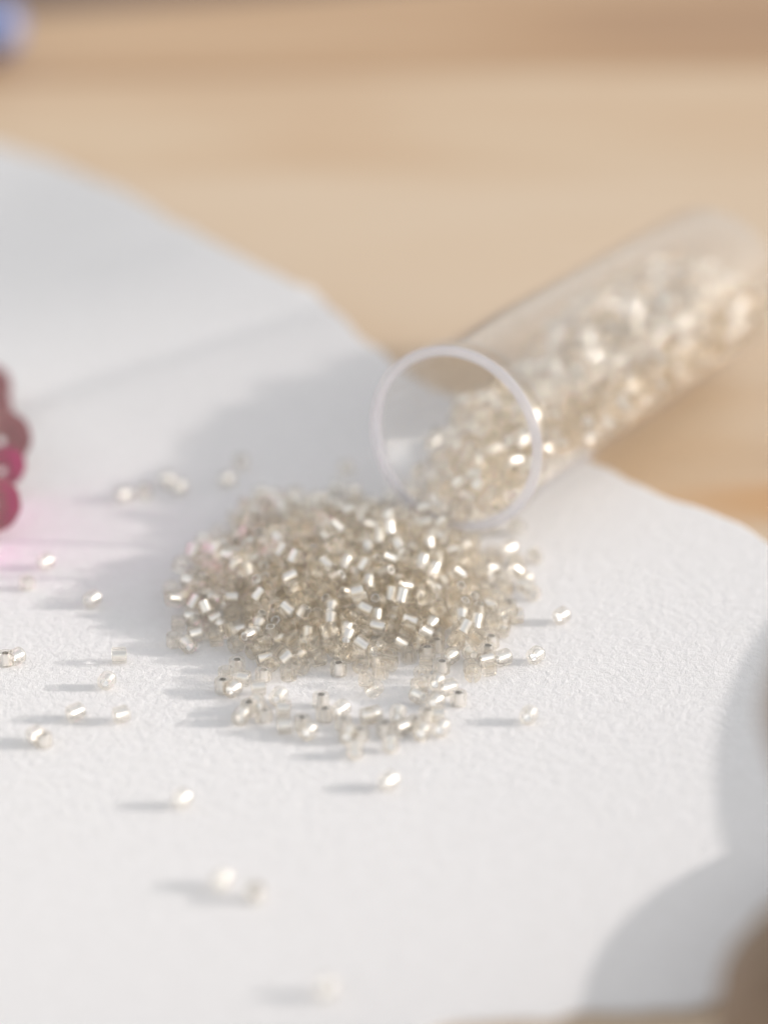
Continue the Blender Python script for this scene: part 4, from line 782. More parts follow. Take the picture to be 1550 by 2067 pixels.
2005,2019,491,99,-6,-6,43,1,2008,1931,141,3,18,72,-99,1,2042,1969,208,22,-99,21,91,1,2068,1982,281,12,99,18,1,1,
2050,2001,349,2,73,-40,99,1,2114,1968,356,99,-79,75,23,1,2189,1932,430,99,72,-61,19,1,2023,2025,422,27,-17,-99,95,1,
2114,1954,218,28,59,66,-99,1,2147,1935,281,22,-99,-78,20,1,2177,1926,351,31,52,-60,-99,1,-3260,-2127,39,19,-51,87,99,0,
-1257,-1663,38,99,-33,94,7,0,-1422,-920,38,93,-99,10,-36,0,-1192,-1036,38,2,-95,28,99,0,-1191,-865,38,23,-53,-87,-99,0,
-1013,-1553,40,49,99,-7,-86,0,-1368,-1299,38,96,99,0,25,0,-1052,-1023,39,85,-99,-68,-85,0,-1339,-1120,38,35,45,95,-99,0,
-995,-862,33,99,0,0,49,0,-1024,-956,38,10,16,98,-99,0,-1158,-759,38,88,99,26,-52,0,-966,-1320,38,99,-40,-99,41,0,
-1050,-1444,38,99,55,-88,30,0,-1054,-1118,38,50,99,29,90,0,-1154,-1279,38,30,55,-88,-99,0,-1497,-1376,38,69,-1,-99,-71,0,
-907,-878,33,32,0,0,-99,0,-967,-910,101,10,59,63,99,0,-917,-794,40,65,-99,-39,84,0,-1021,-760,38,90,-28,99,-50,0,
-1094,-666,38,99,-29,-95,-4,0,-879,-1328,38,42,17,-99,-91,0,-834,-1198,38,93,99,33,-47,0,-988,-1398,33,46,0,0,-99,0,
-857,-1092,33,99,0,0,-33,0,-991,-1223,40,94,-18,-99,36,0,-908,-1252,39,36,99,-20,94,0,-822,-882,38,99,56,-84,-20,0,
-966,-1045,40,99,48,-87,2,0,-1194,-1204,38,83,-18,99,-57,0,-846,-810,33,0,-38,99,0,0,-840,-1004,38,38,-97,43,-99,0,
-985,-824,104,99,88,-78,65,0,-960,-698,33,0,99,-97,0,0,-1213,-414,38,44,-99,-37,96,0,-932,-562,33,0,12,99,0,0,
-859,-590,74,1,-2,44,99,0,-716,-1809,33,0,-99,-10,0,0,-1674,-1851,38,54,-23,-99,-86,0,-908,-1530,38,93,99,9,34,0,
-974,-1476,33,99,0,0,66,0,-1531,-1699,38,99,93,34,8,0,-757,-1342,39,8,64,-76,99,0,-1849,-1477,38,21,-5,99,97,0,
-719,-1210,38,77,-99,-72,95,0,-800,-1281,43,99,-74,55,-39,0,-815,-1396,33,94,0,0,99,0,-696,-1093,45,99,17,-91,-69,0,
-719,-1154,92,99,-64,-98,51,0,-931,-1103,85,45,99,-39,-24,0,-897,-1174,77,37,99,-41,-17,0,-657,-1004,33,99,0,0,-6,0,
-743,-990,38,2,23,96,-99,0,-1219,-1103,38,57,-81,-80,-99,0,-932,-955,33,0,-32,99,0,0,-724,-896,33,99,0,0,-7,0,
-754,-906,106,84,-43,99,-91,0,-860,-941,85,3,-95,-99,-64,0,-764,-797,33,99,0,0,93,0,-875,-725,49,99,-17,75,-73,0,
-948,-742,105,8,99,64,-5,0,-735,-715,38,99,-51,-89,27,0,-821,-664,33,21,0,0,-99,0,-753,-613,33,0,33,99,0,0,
-794,-599,104,99,61,69,59,0,-852,-505,38,58,33,-99,-87,0,-1119,-412,38,67,-99,-43,-85,0,-638,-1862,38,95,-4,-99,-29,0,
-220,-2105,38,8,-33,94,-99,0,-687,-1532,38,92,-15,99,41,0,-881,-1429,38,84,-99,45,-69,0,-644,-1463,38,99,82,-76,-52,0,
-671,-1728,33,0,99,-7,0,0,-603,-1364,38,29,91,49,99,0,-641,-1279,33,0,-35,99,0,0,-687,-1394,38,92,-13,99,38,0,
-644,-1206,38,79,63,-99,86,0,-617,-1238,108,52,-99,28,-51,0,-717,-1277,72,59,28,41,-99,0,-612,-1139,39,99,50,92,33,0,
-580,-1108,100,15,43,-99,22,0,-773,-1063,62,68,-94,-99,38,0,-843,-1263,100,99,-42,-2,84,0,-590,-970,39,33,90,53,99,0,
-603,-1020,101,99,-52,-51,-60,0,-880,-1041,105,99,69,68,10,0,-932,-994,104,9,77,-62,-99,0,-996,-1163,87,0,-57,-37,99,0,
-645,-902,38,93,99,-32,47,0,-687,-936,101,4,38,99,-78,0,-712,-950,172,63,33,-99,40,0,-845,-848,110,55,-23,92,-99,0,
-1183,-958,33,99,0,0,-30,0,-670,-830,43,45,99,-24,-73,0,-728,-833,106,4,-99,27,-8,0,-796,-794,137,98,24,-82,-99,0,
-887,-781,113,99,48,78,-3,0,-639,-740,33,0,99,-44,0,0,-692,-764,100,71,99,0,-33,0,-809,-738,85,53,99,89,-32,0,
-676,-611,39,99,-88,-75,-60,0,-732,-669,100,47,-98,-30,99,0,-779,-535,51,40,-99,52,-18,0,-686,-540,38,99,88,52,-25,0,
-1187,-106,38,57,-99,-32,-87,0,-901,-417,38,28,-50,-90,-99,0,-758,-143,33,0,94,99,0,0,-548,-1672,38,6,-94,-32,-99,0,
-594,-1589,38,99,69,-71,-1,0,-550,-1532,33,99,0,0,-54,0,-557,-1622,97,81,-15,99,38,0,-524,-1365,33,99,0,0,-57,0,
-560,-1433,33,0,-99,-78,0,0,-549,-1284,38,99,85,55,-21,0,-534,-1285,114,99,-97,-21,-5,0,-616,-1324,102,3,90,26,-99,0,
-550,-1200,38,71,1,-99,-69,0,-539,-1210,109,18,0,0,99,0,-584,-1288,176,99,12,48,77,0,-780,-1473,39,95,-8,-99,28,0,
-506,-1113,39,99,-62,79,-17,0,-501,-1085,113,79,-99,64,64,0,-664,-1071,112,67,-73,99,-11,0,-800,-1133,84,99,61,59,45,0,
-517,-1032,38,37,-99,-12,-93,0,-531,-1015,112,45,-99,-63,94,0,-574,-986,177,99,75,-31,61,0,-650,-1010,174,99,-19,-15,18,0,
-743,-999,114,99,-38,-92,-12,0,-520,-948,33,0,-99,-23,0,0,-528,-937,105,99,45,-94,-33,0,-541,-875,149,99,30,-36,-11,0,
-649,-919,216,37,-25,-99,28,0,-813,-954,140,2,99,5,-45,0,-533,-864,38,99,94,46,-34,0,-590,-874,89,58,-46,-99,-90,0,
-630,-873,157,99,10,74,-15,0,-750,-863,173,82,-99,-41,48,0,-933,-635,84,16,83,99,-49,0,-563,-785,50,99,-37,43,-8,0,
-613,-804,102,5,-99,6,-30,0,-653,-784,164,67,61,-99,53,0,-827,-682,117,99,-41,-32,-53,0,-581,-553,38,81,-99,55,-79,0,
-603,-672,33,0,-36,-99,0,0,-658,-663,140,27,99,-31,-48,0,-730,-517,107,4,-12,91,-99,0,-593,-436,38,90,28,99,51,0,
-717,-593,106,76,-7,-8,99,0,-638,-347,40,35,-75,-74,99,0,-796,-414,38,27,1,99,95,0,-834,-322,38,76,-75,99,98,0,
-658,-268,38,99,40,-92,15,0,-704,-124,98,67,-40,-10,-99,0,-919,113,38,99,-81,59,16,0,-594,-136,33,99,0,0,-79,0,
-690,-60,38,77,-73,99,96,0,-390,-1647,38,39,85,63,-99,0,-352,-1580,39,23,4,-99,96,0,-435,-1541,44,51,-84,-99,97,0,
-475,-1631,51,3,-37,-20,-99,0,-450,-1387,39,99,93,-35,0,0,-497,-1427,102,24,26,35,-99,0,-495,-1483,39,99,87,-64,-42,0,
-434,-1316,33,0,99,2,0,0,-458,-1324,104,75,-98,-76,99,0,-572,-1395,109,13,-3,-99,-4,0,-625,-1550,97,99,-90,66,-4,0,
-462,-1235,50,15,-99,-64,-45,0,-462,-1162,82,25,-99,-3,-76,0,-466,-1260,146,24,-11,99,22,0,-586,-1470,105,75,-47,99,99,0,
-438,-1078,38,99,56,87,-32,0,-418,-1088,114,99,-2,-98,-25,0,-563,-1092,171,10,-11,-99,-60,0,-519,-1205,186,1,84,86,-99,0,
-532,-1358,175,32,-69,38,99,0,-410,-994,33,0,8,99,0,0,-456,-1007,104,68,-53,-93,-99,0,-504,-962,176,93,-38,-99,50,0,
-482,-1047,187,33,37,-98,99,0,-641,-1163,125,99,28,-32,11,0,-779,-1218,106,82,6,99,-81,0,-446,-926,33,99,0,0,-36,0,
-459,-929,104,97,-7,-99,19,0,-426,-907,178,39,99,-61,0,0,-491,-854,197,39,48,-99,4,0,-805,-1069,131,41,-49,99,5,0,
-591,-814,205,99,35,-14,-47,0,-457,-855,38,99,-98,-18,-8,0,-465,-853,109,1,99,54,1,0,-469,-774,137,62,99,22,0,0,
-553,-792,143,47,99,-54,-43,0,-576,-731,175,99,-53,-34,3,0,-602,-640,180,22,-99,-54,-40,0,-441,-769,38,54,99,29,-88,0,
-511,-737,69,2,-2,44,-99,0,-606,-717,105,22,41,93,99,0,-540,-670,119,99,-27,64,34,0,-506,-629,180,79,79,99,20,0,
-506,-654,39,88,-99,41,-60,0,-560,-610,81,40,-99,-12,6,0,-631,-592,112,48,-99,-39,-20,0,-567,-550,132,30,-75,-99,-47,0,
-497,-547,38,76,-99,-8,-64,0,-630,-505,81,99,-23,-47,-38,0,-612,-394,94,49,-27,32,99,0,-727,-450,33,0,65,-99,0,0,
-521,-402,42,99,-12,-4,-17,0,-425,-396,65,30,99,-30,-20,0,-649,-291,108,3,-99,83,8,0,-741,-344,38,94,-99,-6,31,0,
-702,-199,38,99,-49,89,24,0,-527,-302,38,98,-99,-8,-18,0,-658,-211,104,80,-30,99,-2,0,-535,-189,39,86,-40,99,63,0,
-595,-154,99,0,-8,-99,0,0,-738,61,38,10,-77,63,-99,0,-543,-39,38,71,99,2,-69,0,-652,64,38,92,-32,99,-48,0,
-457,142,38,16,81,59,99,0,-547,-1818,33,0,-99,-61,0,0,-380,-1746,38,74,-99,5,66,0,-302,-1670,38,99,59,-81,-16,0,
-371,-1492,50,52,-99,41,21,0,-514,-1745,49,99,12,-32,-46,0,-363,-1394,38,99,99,12,-14,0,-415,-1445,95,16,35,99,81,0,
-422,-1599,97,11,51,37,99,0,-349,-1315,38,34,8,-99,-93,0,-386,-1334,103,71,-56,-78,-99,0,-522,-1530,106,9,-4,-9,99,0,
-449,-1706,61,40,-25,-99,46,0,-376,-1248,33,0,-31,-99,0,0,-382,-1231,104,84,-45,99,69,0,-374,-1419,154,7,99,-32,-23,0,
-452,-1387,150,54,99,56,36,0,-437,-1510,123,17,31,99,66,0,-393,-1149,33,57,0,0,-99,0,-359,-1143,99,99,0,0,-32,0,
-430,-1185,147,34,-14,-99,74,0,-471,-1127,184,57,51,99,3,0,-388,-1343,174,14,-99,83,7,0,-347,-1077,38,97,74,-99,-77,0,
-341,-1038,105,99,9,-80,46,0,-405,-1050,173,32,99,-48,4,0,-426,-992,231,61,-35,-8,-99,0,-445,-1195,222,50,99,-12,-61,0,
-723,-1509,99,25,36,99,-19,0,-376,-913,38,97,-5,-99,21,0,-370,-964,105,90,-22,99,41,0,-377,-959,181,25,81,-40,99,0,
-338,-909,227,99,52,-40,90,0,-637,-1081,190,78,59,70,-99,0,-596,-1161,190,56,-99,5,-9,0,-380,-830,38,83,99,-48,-72,0,
-387,-861,109,99,2,0,67,0,-334,-847,177,99,85,-61,85,0,-481,-722,189,99,26,33,34,0,-536,-686,230,42,-65,-99,54,0,
-517,-782,225,22,-43,99,-71,0,-426,-736,233,10,-37,99,-53,0,-379,-694,33,40,0,0,-99,0,-376,-775,98,70,-99,41,-1,0,
-456,-697,95,20,-52,-24,-99,0,-416,-687,164,99,3,34,78,0,-388,-662,219,34,99,-82,-11,0,-682,-438,99,19,99,-75,-14,0,
-345,-593,38,99,-76,-98,75,0,-429,-638,38,99,-92,-40,15,0,-484,-595,106,99,-52,-11,20,0,-399,-622,119,99,-20,-38,-21,0,
-495,-544,169,38,-99,-9,-18,0,-393,-485,33,13,0,0,-99,0,-423,-557,75,42,-23,36,-99,0,-474,-463,51,5,-65,-99,65,0,
-558,-469,103,42,1,-99,55,0,-482,-503,119,17,-81,-99,-51,0,-358,-422,38,70,-99,-46,-84,0,-296,-423,113,89,32,-99,-11,0,
-464,-336,122,10,-30,-99,-65,0,-542,-351,108,4,-99,-8,-6,0,-706,-357,111,99,-20,-74,14,0,-437,-321,40,7,99,-55,8,0,
-429,-263,99,99,-44,11,33,0,-443,-176,87,47,-24,99,-4,0,-296,-304,101,12,28,99,55,0,-594,-242,38,17,91,42,-99,0,
-477,-240,39,39,-16,-99,93,0,-623,-16,61,73,29,73,99,0,-524,-116,89,49,99,-90,69,0,-346,-72,106,18,-25,-98,99,0,
-451,-101,39,99,90,-52,-31,0,-549,109,38,51,26,-99,-89,0,-653,432,38,99,-81,79,-55,0,-395,-42,39,99,82,68,39,0,
-472,55,51,99,-13,-47,2,0,-371,44,39,88,-85,99,97,0,-207,-1759,33,0,-99,36,0,0,-200,-1627,38,85,42,99,-67,0,
-392,-2084,38,6,97,-20,-99,0,-273,-1528,33,0,26,-99,0,0,-434,-1803,33,99,0,0,32,0,-169,-1603,117,74,99,1,-16,0,
-286,-1374,38,43,38,-99,97,0,-239,-1454,56,39,-52,-41,-99,0,-267,-1545,99,0,-99,4,0,0,-223,-1311,33,90,0,0,-99,0,
-311,-1376,109,1,-99,55,0,0,-315,-1462,94,15,84,99,33,0,-343,-1651,107,99,-11,74,-89,0,-325,-1189,33,0,24,99,0,0,
-287,-1259,51,99,-35,39,-23,0,-317,-1253,127,99,22,53,-5,0,-249,-1472,133,97,-74,-73,-99,0,-248,-1407,165,86,99,-47,26,0,
-272,-1087,38,99,-90,78,67,0,-265,-1159,84,38,-51,-3,-99,0,-366,-1146,172,72,20,-99,-71,0,-395,-1255,182,78,11,-22,-99,0,
-319,-1290,210,19,36,-44,-99,0,-352,-1547,111,1,34,99,-16,0,-287,-991,33,0,0,0,-99,0,-272,-981,104,26,-50,-89,99,0,
-247,-1024,170,99,5,4,9,0,-322,-1072,174,21,99,23,55,0,-342,-1138,240,18,99,-48,-2,0,-275,-1084,235,99,-12,-62,-49,0,
-303,-921,38,87,-99,64,79,0,-324,-904,109,0,-21,-99,0,0,-280,-951,175,0,99,-47,0,0,-249,-1001,239,99,5,4,16,0,
-222,-848,223,21,99,27,-22,0,-332,-1007,236,15,-27,-51,-99,0,-680,-997,232,99,-23,-12,40,0,-310,-791,38,87,-33,99,58,0,
-286,-812,109,99,-89,16,-16,0,-206,-823,117,25,-99,-96,-60,0,-246,-878,163,99,20,99,-55,0,-167,-759,214,99,-77,-27,-7,0,
-232,-716,256,66,-51,-18,99,0,-408,-810,200,67,90,99,15,0,-265,-727,33,99,0,0,47,0,-268,-730,104,57,81,-80,99,0,
-337,-774,159,32,-51,-99,24,0,-235,-780,179,99,-50,-17,54,0,-158,-578,203,98,-99,37,28,0,-291,-729,208,33,-86,99,-51,0,
-276,-643,33,0,99,24,0,0,-293,-624,105,99,85,-73,-53,0,-339,-690,145,36,99,-52,-10,0,-308,-641,193,5,-28,-38,99,0,
-372,-590,191,2,19,14,99,0,-445,-598,224,66,52,99,14,0,-300,-569,241,82,99,1,78,0,-300,-479,50,99,69,9,-64,0,
-340,-529,90,54,-4,-50,-99,0,-308,-566,151,99,-41,-36,-55,0,-399,-472,110,99,55,-60,-6,0,-429,-404,156,81,69,58,-99,0,
-565,30,71,30,30,-52,-99,0,-265,-413,38,70,46,-99,-84,0,-196,-425,104,78,-54,99,-82,0,-296,-484,160,99,-42,-27,-36,0,
-355,-418,179,27,-99,-49,50,0,-373,-349,113,11,99,28,-4,0,-322,-347,39,48,91,-62,99,0,-230,-335,104,44,68,-84,-99,0,
-292,-365,159,51,99,44,-6,0,-83,-145,39,45,-99,-18,90,0,-149,-250,105,3,-22,-96,99,0,-364,-242,39,87,99,52,71,0,
-377,-155,40,93,-46,99,-58,0,-248,-189,105,99,-9,-2,-66,0,-178,-142,89,40,99,9,1,0,-307,-182,33,0,35,-99,0,0,
-332,-79,33,99,0,0,18,0,-461,-13,82,44,99,63,47,0,-248,-130,33,0,99,88,0,0,-235,220,38,99,80,83,59,0,
-229,-44,33,96,0,0,99,0,-107,-1730,38,90,-99,-67,-78,0,-123,-1617,39,83,21,99,58,0,-166,-1706,84,14,99,89,-69,0,
-170,-1495,40,41,89,-59,-99,0,-234,-1662,93,39,-99,93,-13,0,-181,-1378,38,91,-99,67,78,0,-175,-1527,109,99,-69,17,2,0,
-97,-1549,100,18,64,99,-98,0,-148,-1286,39,44,77,-76,99,0,-128,-1352,98,99,48,-63,95,0,-224,-1390,95,99,16,-30,-38,0,
-252,-1612,157,13,-16,31,99,0,-186,-1218,38,27,-51,89,99,0,-199,-1303,105,70,9,3,-99,0,-262,-1322,158,5,99,79,31,0,
-183,-1340,174,78,-99,-87,91,0,-192,-1117,44,18,-76,99,8,0,-239,-1233,93,99,-9,48,31,0,-295,-1181,149,4,99,76,34,0,
-253,-1244,179,3,50,-35,99,0,38,-1440,114,91,99,29,-48,0,-272,-1226,253,32,-66,-99,-70,0,-217,-1023,33,0,-99,65,0,0,
-205,-1046,99,99,0,0,73,0,-143,-1052,161,87,99,27,-5,0,-201,-1152,119,99,-41,27,-54,0,-250,-1109,155,43,40,-48,-99,0,
-217,-1170,211,97,63,19,99,0,-182,-927,38,80,99,56,-81,0,-239,-878,75,99,-29,30,-19,0,-200,-953,114,49,-99,25,84,0,
-183,-1050,229,99,-55,44,34,0,-188,-919,183,40,-99,-2,-43,0,-237,-1024,303,8,-56,-99,-2,0,198,-1326,180,21,-99,42,66,0,
-202,-805,33,0,99,-79,0,0,-145,-860,40,99,-54,99,54,0,-139,-888,126,9,99,60,52,0,-152,-827,179,37,-99,44,-19,0,
-86,-778,237,9,5,99,-59,0,-155,-976,228,12,-99,39,67,0,-256,-910,248,99,42,-57,81,0,-142,-727,39,62,-15,-99,-79,0,
-177,-733,107,20,-71,-99,71,0,-226,-701,158,22,99,-19,-43,0,-177,-673,199,34,-78,-99,53,0,-103,-499,178,63,99,51,41,0,
-188,-430,222,18,69,-27,-99,0,-170,-505,244,99,-38,61,-58,0,-175,-663,33,0,99,60,0,0,-206,-636,100,99,0,-25,-92,0,
-227,-615,165,82,-99,-67,-35,0,-238,-540,203,10,-6,99,-51,0,-82,-424,132,99,52,-12,88,0,-89,-305,145,38,-50,-99,23,0,
-238,-573,38,98,-99,-8,-18,0,-245,-540,116,89,-14,99,14,0,-166,-561,81,51,41,-30,-99,0,-208,-475,162,99,-98,-58,72,0,
-221,-262,135,37,99,61,50,0,-268,107,33,0,-99,79,0,0,-209,-491,40,99,-79,63,-22,0,-91,-413,38,99,-83,-74,50,0,
-180,-382,161,50,99,-74,17,0,-99,-177,111,24,0,99,-77,0,-1,-19,33,99,0,0,70,0,-181,-402,33,0,-70,99,0,0,
-134,-360,96,74,13,-96,-99,0,-178,-193,38,99,-19,97,-7,0,-78,14,38,88,30,-99,55,0,-236,-341,33,0,24,99,0,0,
-263,-256,38,99,-89,79,66,0,-293,7,65,53,55,99,-17,0,-182,-287,33,0,-5,-99,0,0,-267,-112,104,99,-82,75,-51,0,
100,681,38,7,-19,98,99,0,-140,88,39,89,-4,99,43,0,-162,173,38,71,99,1,-69,0,-95,-1483,33,99,0,0,3,0,
-103,-1655,102,2,-56,27,99,0,-101,-1396,38,52,-99,25,-88,0,16,-1492,38,99,-33,94,7,0,-45,-1960,38,86,36,-99,60,0,
-57,-1312,38,96,-72,99,-77,0,-98,-1268,101,17,-99,-51,72,0,-104,-1471,117,99,1,-39,-4,0,-162,-1465,153,35,-39,-13,99,0,
-101,-1205,39,70,-60,99,92,0,-33,-1190,100,28,0,-1,-99,0,-109,-1306,166,15,77,8,99,0,-122,-1356,224,75,-81,-99,61,0,
-83,-1072,38,99,83,72,48,0,-118,-1126,80,43,99,58,-6,0,-125,-1192,125,99,-10,33,12,0,-178,-1232,155,99,37,-35,-27,0,
-87,-1405,158,8,99,-21,73,0,836,-1275,38,75,-99,-6,-65,0,-143,-1005,33,0,-96,99,0,0,-86,-1038,108,39,-27,-28,-99,0,
-34,-1054,172,99,5,56,-58,0,14,-1096,198,99,31,38,7,0,-159,-1135,177,99,11,36,73,0,85,-1292,171,32,99,3,-14,0,
-94,-925,38,17,-42,-91,99,0,-58,-944,105,47,-99,42,-63,0,-114,-971,159,99,-66,17,23,0,-42,-982,204,28,-2,-99,-33,0,
-75,-1129,164,42,99,44,-34,0,180,-1055,234,51,-53,-59,-99,0,256,-1407,159,99,26,-36,-86,0,-51,-863,33,0,99,-87,0,0,
-57,-862,104,99,78,-91,-68,0,-52,-901,169,63,-99,80,-95,0,-78,-834,203,62,99,43,-20,0,-93,-1063,224,3,-99,-56,36,0,
90,-946,214,99,1,36,3,0,68,-864,227,35,99,-19,41,0,-83,-790,51,99,16,-43,9,0,-63,-733,94,28,99,75,-56,0,
-120,-798,120,18,-99,-59,52,0,-108,-727,174,50,-64,-62,99,0,31,-658,237,99,-81,91,-19,0,26,-759,275,99,-25,-11,-20,0,
-84,-672,33,2,0,0,99,0,-59,-640,104,48,31,-99,92,0,-136,-674,131,0,24,-56,99,0,-120,-586,137,29,99,52,43,0,
-71,-591,203,99,66,-46,-80,0,9,-467,196,20,-94,99,44,0,-107,-591,51,5,99,1,45,0,-61,-539,84,99,17,-53,-53,0,
-29,-535,156,61,99,-55,56,0,-139,-485,111,99,-89,78,34,0,10,-410,154,42,-99,-72,-17,0,-112,-498,40,99,98,-44,-41,0,
-11,-470,99,12,61,-5,99,0,96,-374,46,82,53,99,25,0,-36,-351,103,40,-77,-76,-99,0,52,-228,81,25,15,99,-44,0,
-7,-399,33,99,0,0,-40,0,78,-295,38,48,31,99,-92,0,-44,-240,100,70,-84,99,14,0,-6,-196,38,28,2,99,95,0,
-101,-302,38,99,-93,37,-12,0,-103,-220,33,0,99,-33,0,0,-151,-77,33,0,-99,97,0,0,37,105,38,84,99,44,68,0,
5,-130,38,2,-28,-95,99,0,-59,-77,38,99,-88,52,25,0,123,132,38,25,-50,-89,99,0,-197,474,38,75,51,99,82,0,
79,191,38,99,89,49,24,0,-38,-1674,33,42,0,0,99,0,-43,-1586,38,87,25,-99,-53,0,-32,-1693,105,85,-44,99,68,0,
32,-1376,38,81,-56,-99,-80,0,-25,-1431,66,4,-38,-38,99,0,-16,-1784,33,0,99,-81,0,0,16,-1306,33,0,43,-99,0,0,
-11,-1275,104,31,99,-6,94,0,-26,-1502,116,5,89,-39,-99,0,172,-1825,38,38,-43,97,99,0,-24,-1220,33,99,0,0,-5,0,
41,-1151,104,97,99,-38,43,0,34,-1224,150,99,-22,13,18,0,-32,-1317,160,18,-84,-99,-53,0,19,-1079,33,0,99,-7,0,0,
5,-1082,104,99,98,-17,9,0,70,-1085,143,99,-90,72,72,0,-56,-1216,172,15,23,-96,99,0,130,-1348,113,14,-51,-99,-24,0,
-49,-1000,33,83,0,0,99,0,1,-1010,97,99,15,31,37,0,58,-1009,144,99,92,5,-30,0,163,-1117,171,30,28,4,99,0,
106,-1245,112,62,-98,-6,99,0,8,-940,39,73,45,-99,-80,0,81,-942,104,13,-7,1,-99,0,24,-937,176,26,-12,-92,-99,0,
97,-1023,215,42,-59,96,99,0,98,-1170,160,75,-62,99,7,0,42,-847,33,99,0,0,-29,0,18,-896,102,99,69,84,35,0,
36,-839,149,10,75,99,53,0,51,-772,196,93,76,1,-99,0,23,-1019,233,57,-14,99,-1,0,243,-952,210,52,74,-65,-99,0,
3,-763,38,99,20,-97,-6,0,22,-757,115,99,-80,-58,-8,0,-33,-792,155,50,99,-75,89,0,-24,-727,213,19,58,-99,27,0,
121,-646,224,17,-10,-52,99,0,86,-715,251,7,99,16,-15,0,-12,-644,33,0,99,89,0,0,10,-667,104,99,-47,-93,33,0,
-52,-663,181,67,-66,-69,99,0,9,-602,192,99,40,36,-16,0,19,-541,230,41,99,4,-18,0,3,-564,33,13,0,0,-99,0,
40,-561,105,96,-99,-15,-1,0,69,-533,168,99,-6,32,2,0,42,-359,96,80,99,92,53,0,126,-515,227,82,71,10,99,0,
37,-472,38,99,-80,-81,-56,0,85,-471,107,20,-7,-8,-99,0,126,-398,114,49,9,-1,99,0,182,-218,38,83,59,99,80,0,
209,-410,108,76,86,99,55,0,448,-327,38,34,87,-58,99,0,-19,-286,38,59,83,80,99,0,430,-30,38,99,-54,-88,-29,0,
288,-226,33,99,0,0,-11,0,82,-157,33,66,0,0,99,0,188,173,33,0,99,22,0,0,266,-151,63,45,-38,-99,16,0,
78,-62,33,99,0,0,83,0,376,763,38,99,-41,91,16,0,159,259,38,79,-64,-99,-87,0,-80,-1871,39,38,99,2,92,0,
23,-1616,38,99,-55,-85,22,0,88,-1442,40,99,97,-54,50,0,192,-1715,38,76,99,76,99,0,114,-1628,33,0,-31,-99,0,0,
104,-1334,38,76,99,-76,-99,0,118,-1432,110,68,-38,99,-31,0,111,-1508,106,13,99,18,54,0,73,-1551,56,52,7,99,4,0,
83,-1253,38,99,-96,-26,0,0,52,-1339,109,67,69,-84,99,0,-35,-1361,102,45,-24,-36,-99,0,333,-1582,85,60,-50,-18,-99,0,
32,-1155,33,0,0,-99,0,0,107,-1171,44,57,96,-97,-99,0,166,-1184,103,99,-75,67,60,0,316,-1159,124,41,-99,-35,-22,0,
119,-1092,33,0,-99,-3,0,0,134,-1104,104,99,99,-41,40,0,150,-1040,157,99,-91,-59,-77,0,214,-1207,165,47,31,-11,-99,0,
360,-1209,173,33,-99,56,29,0,64,-1011,33,5,0,0,-99,0,117,-1021,96,15,-99,-21,26,0,164,-963,167,17,-99,-80,-19,0,
239,-1031,186,7,-31,-50,-99,0,581,-1061,87,83,-1,99,-2,0,101,-914,33,0,-9,-99,0,0,172,-928,104,47,99,33,93,0,
120,-877,150,86,36,-72,-99,0,184,-834,180,48,-11,96,-99,0,345,-785,160,99,31,59,14,0,119,-834,33,0,99,19,0,0,
97,-805,99,99,0,0,-31,0,168,-753,97,99,15,-29,28,0,146,-775,165,99,-58,-90,-42,0,384,-724,154,99,67,-59,32,0,
77,-770,33,41,0,0,-99,0,92,-722,99,99,0,0,-87,0,102,-718,171,78,-99,15,63,0,217,-732,176,28,99,-15,14,0,
295,-587,110,49,-18,-2,-99,0,459,-495,382,28,99,-33,-18,0,63,-622,33,0,-16,-99,0,0,116,-636,101,59,-99,-85,17,0,
70,-624,154,33,31,-23,-99,0,147,-603,179,96,66,32,-99,0,349,-646,182,1,99,-18,-11,0,79,-538,39,45,-44,-99,-98,0,
127,-555,109,89,52,-99,-97,0,183,-525,167,40,99,48,39,0,289,-606,233,99,-27,49,-79,0,112,-454,33,0,-94,-99,0,0,
163,-482,105,99,-46,55,54,0,174,-372,40,99,98,-24,21,0,666,-250,38,64,-99,39,85,0,347,-121,40,99,-77,-62,8,0,
373,-233,38,99,80,-85,-61,0,185,-142,38,29,50,-90,99,0,159,-1933,38,99,34,-93,8,0,25,-1714,38,83,-99,-48,72,0,
156,-1524,38,99,-95,26,-1,0,199,-1601,33,99,0,0,59,0,166,-1448,40,99,-95,64,58,0,191,-1537,105,54,19,99,14,0,
264,-1741,33,99,0,0,-26,0,175,-1382,38,73,77,96,-99,0,212,-1351,105,20,-5,99,90,0,220,-1458,108,63,99,17,-49,0,
398,-1739,33,34,0,0,-99,0,175,-1306,38,97,99,-73,77,0,178,-1267,114,85,43,-99,67,0,360,-1408,126,16,-9,-68,-99,0,
371,-1341,151,4,18,-17,99,0,206,-1235,38,98,99,7,-19,0,251,-1202,103,99,-90,-87,-53,0,257,-1281,109,43,-3,-5,-99,0,
338,-1259,122,20,0,51,99,0,198,-1142,33,0,72,-99,0,0,210,-1060,110,99,63,22,-5,0,231,-1125,134,53,21,99,13,0,
355,-1024,158,19,99,35,45,0,177,-1005,50,10,-27,22,-99,0,311,-972,102,99,97,22,-26,0,236,-980,127,99,-59,7,-28,0,
421,-1019,106,99,-10,4,48,0,182,-911,33,99,0,0,42,0,271,-897,104,19,99,7,97,0,256,-884,178,99,-22,4,5,0,
355,-840,108,99,-13,82,-30,0,197,-810,38,14,-99,-12,99,0,199,-846,105,28,-99,-52,95,0,275,-823,114,23,-12,99,99,0,
851,-723,38,49,99,25,-89,0,113,-697,33,4,0,0,99,0,202,-708,45,3,99,78,25,0,284,-751,109,99,0,0,-51,0,
649,-650,38,99,85,55,-21,0,166,-626,39,2,21,97,-99,0,251,-677,101,99,66,27,2,0,173,-684,123,99,-59,20,16,0,
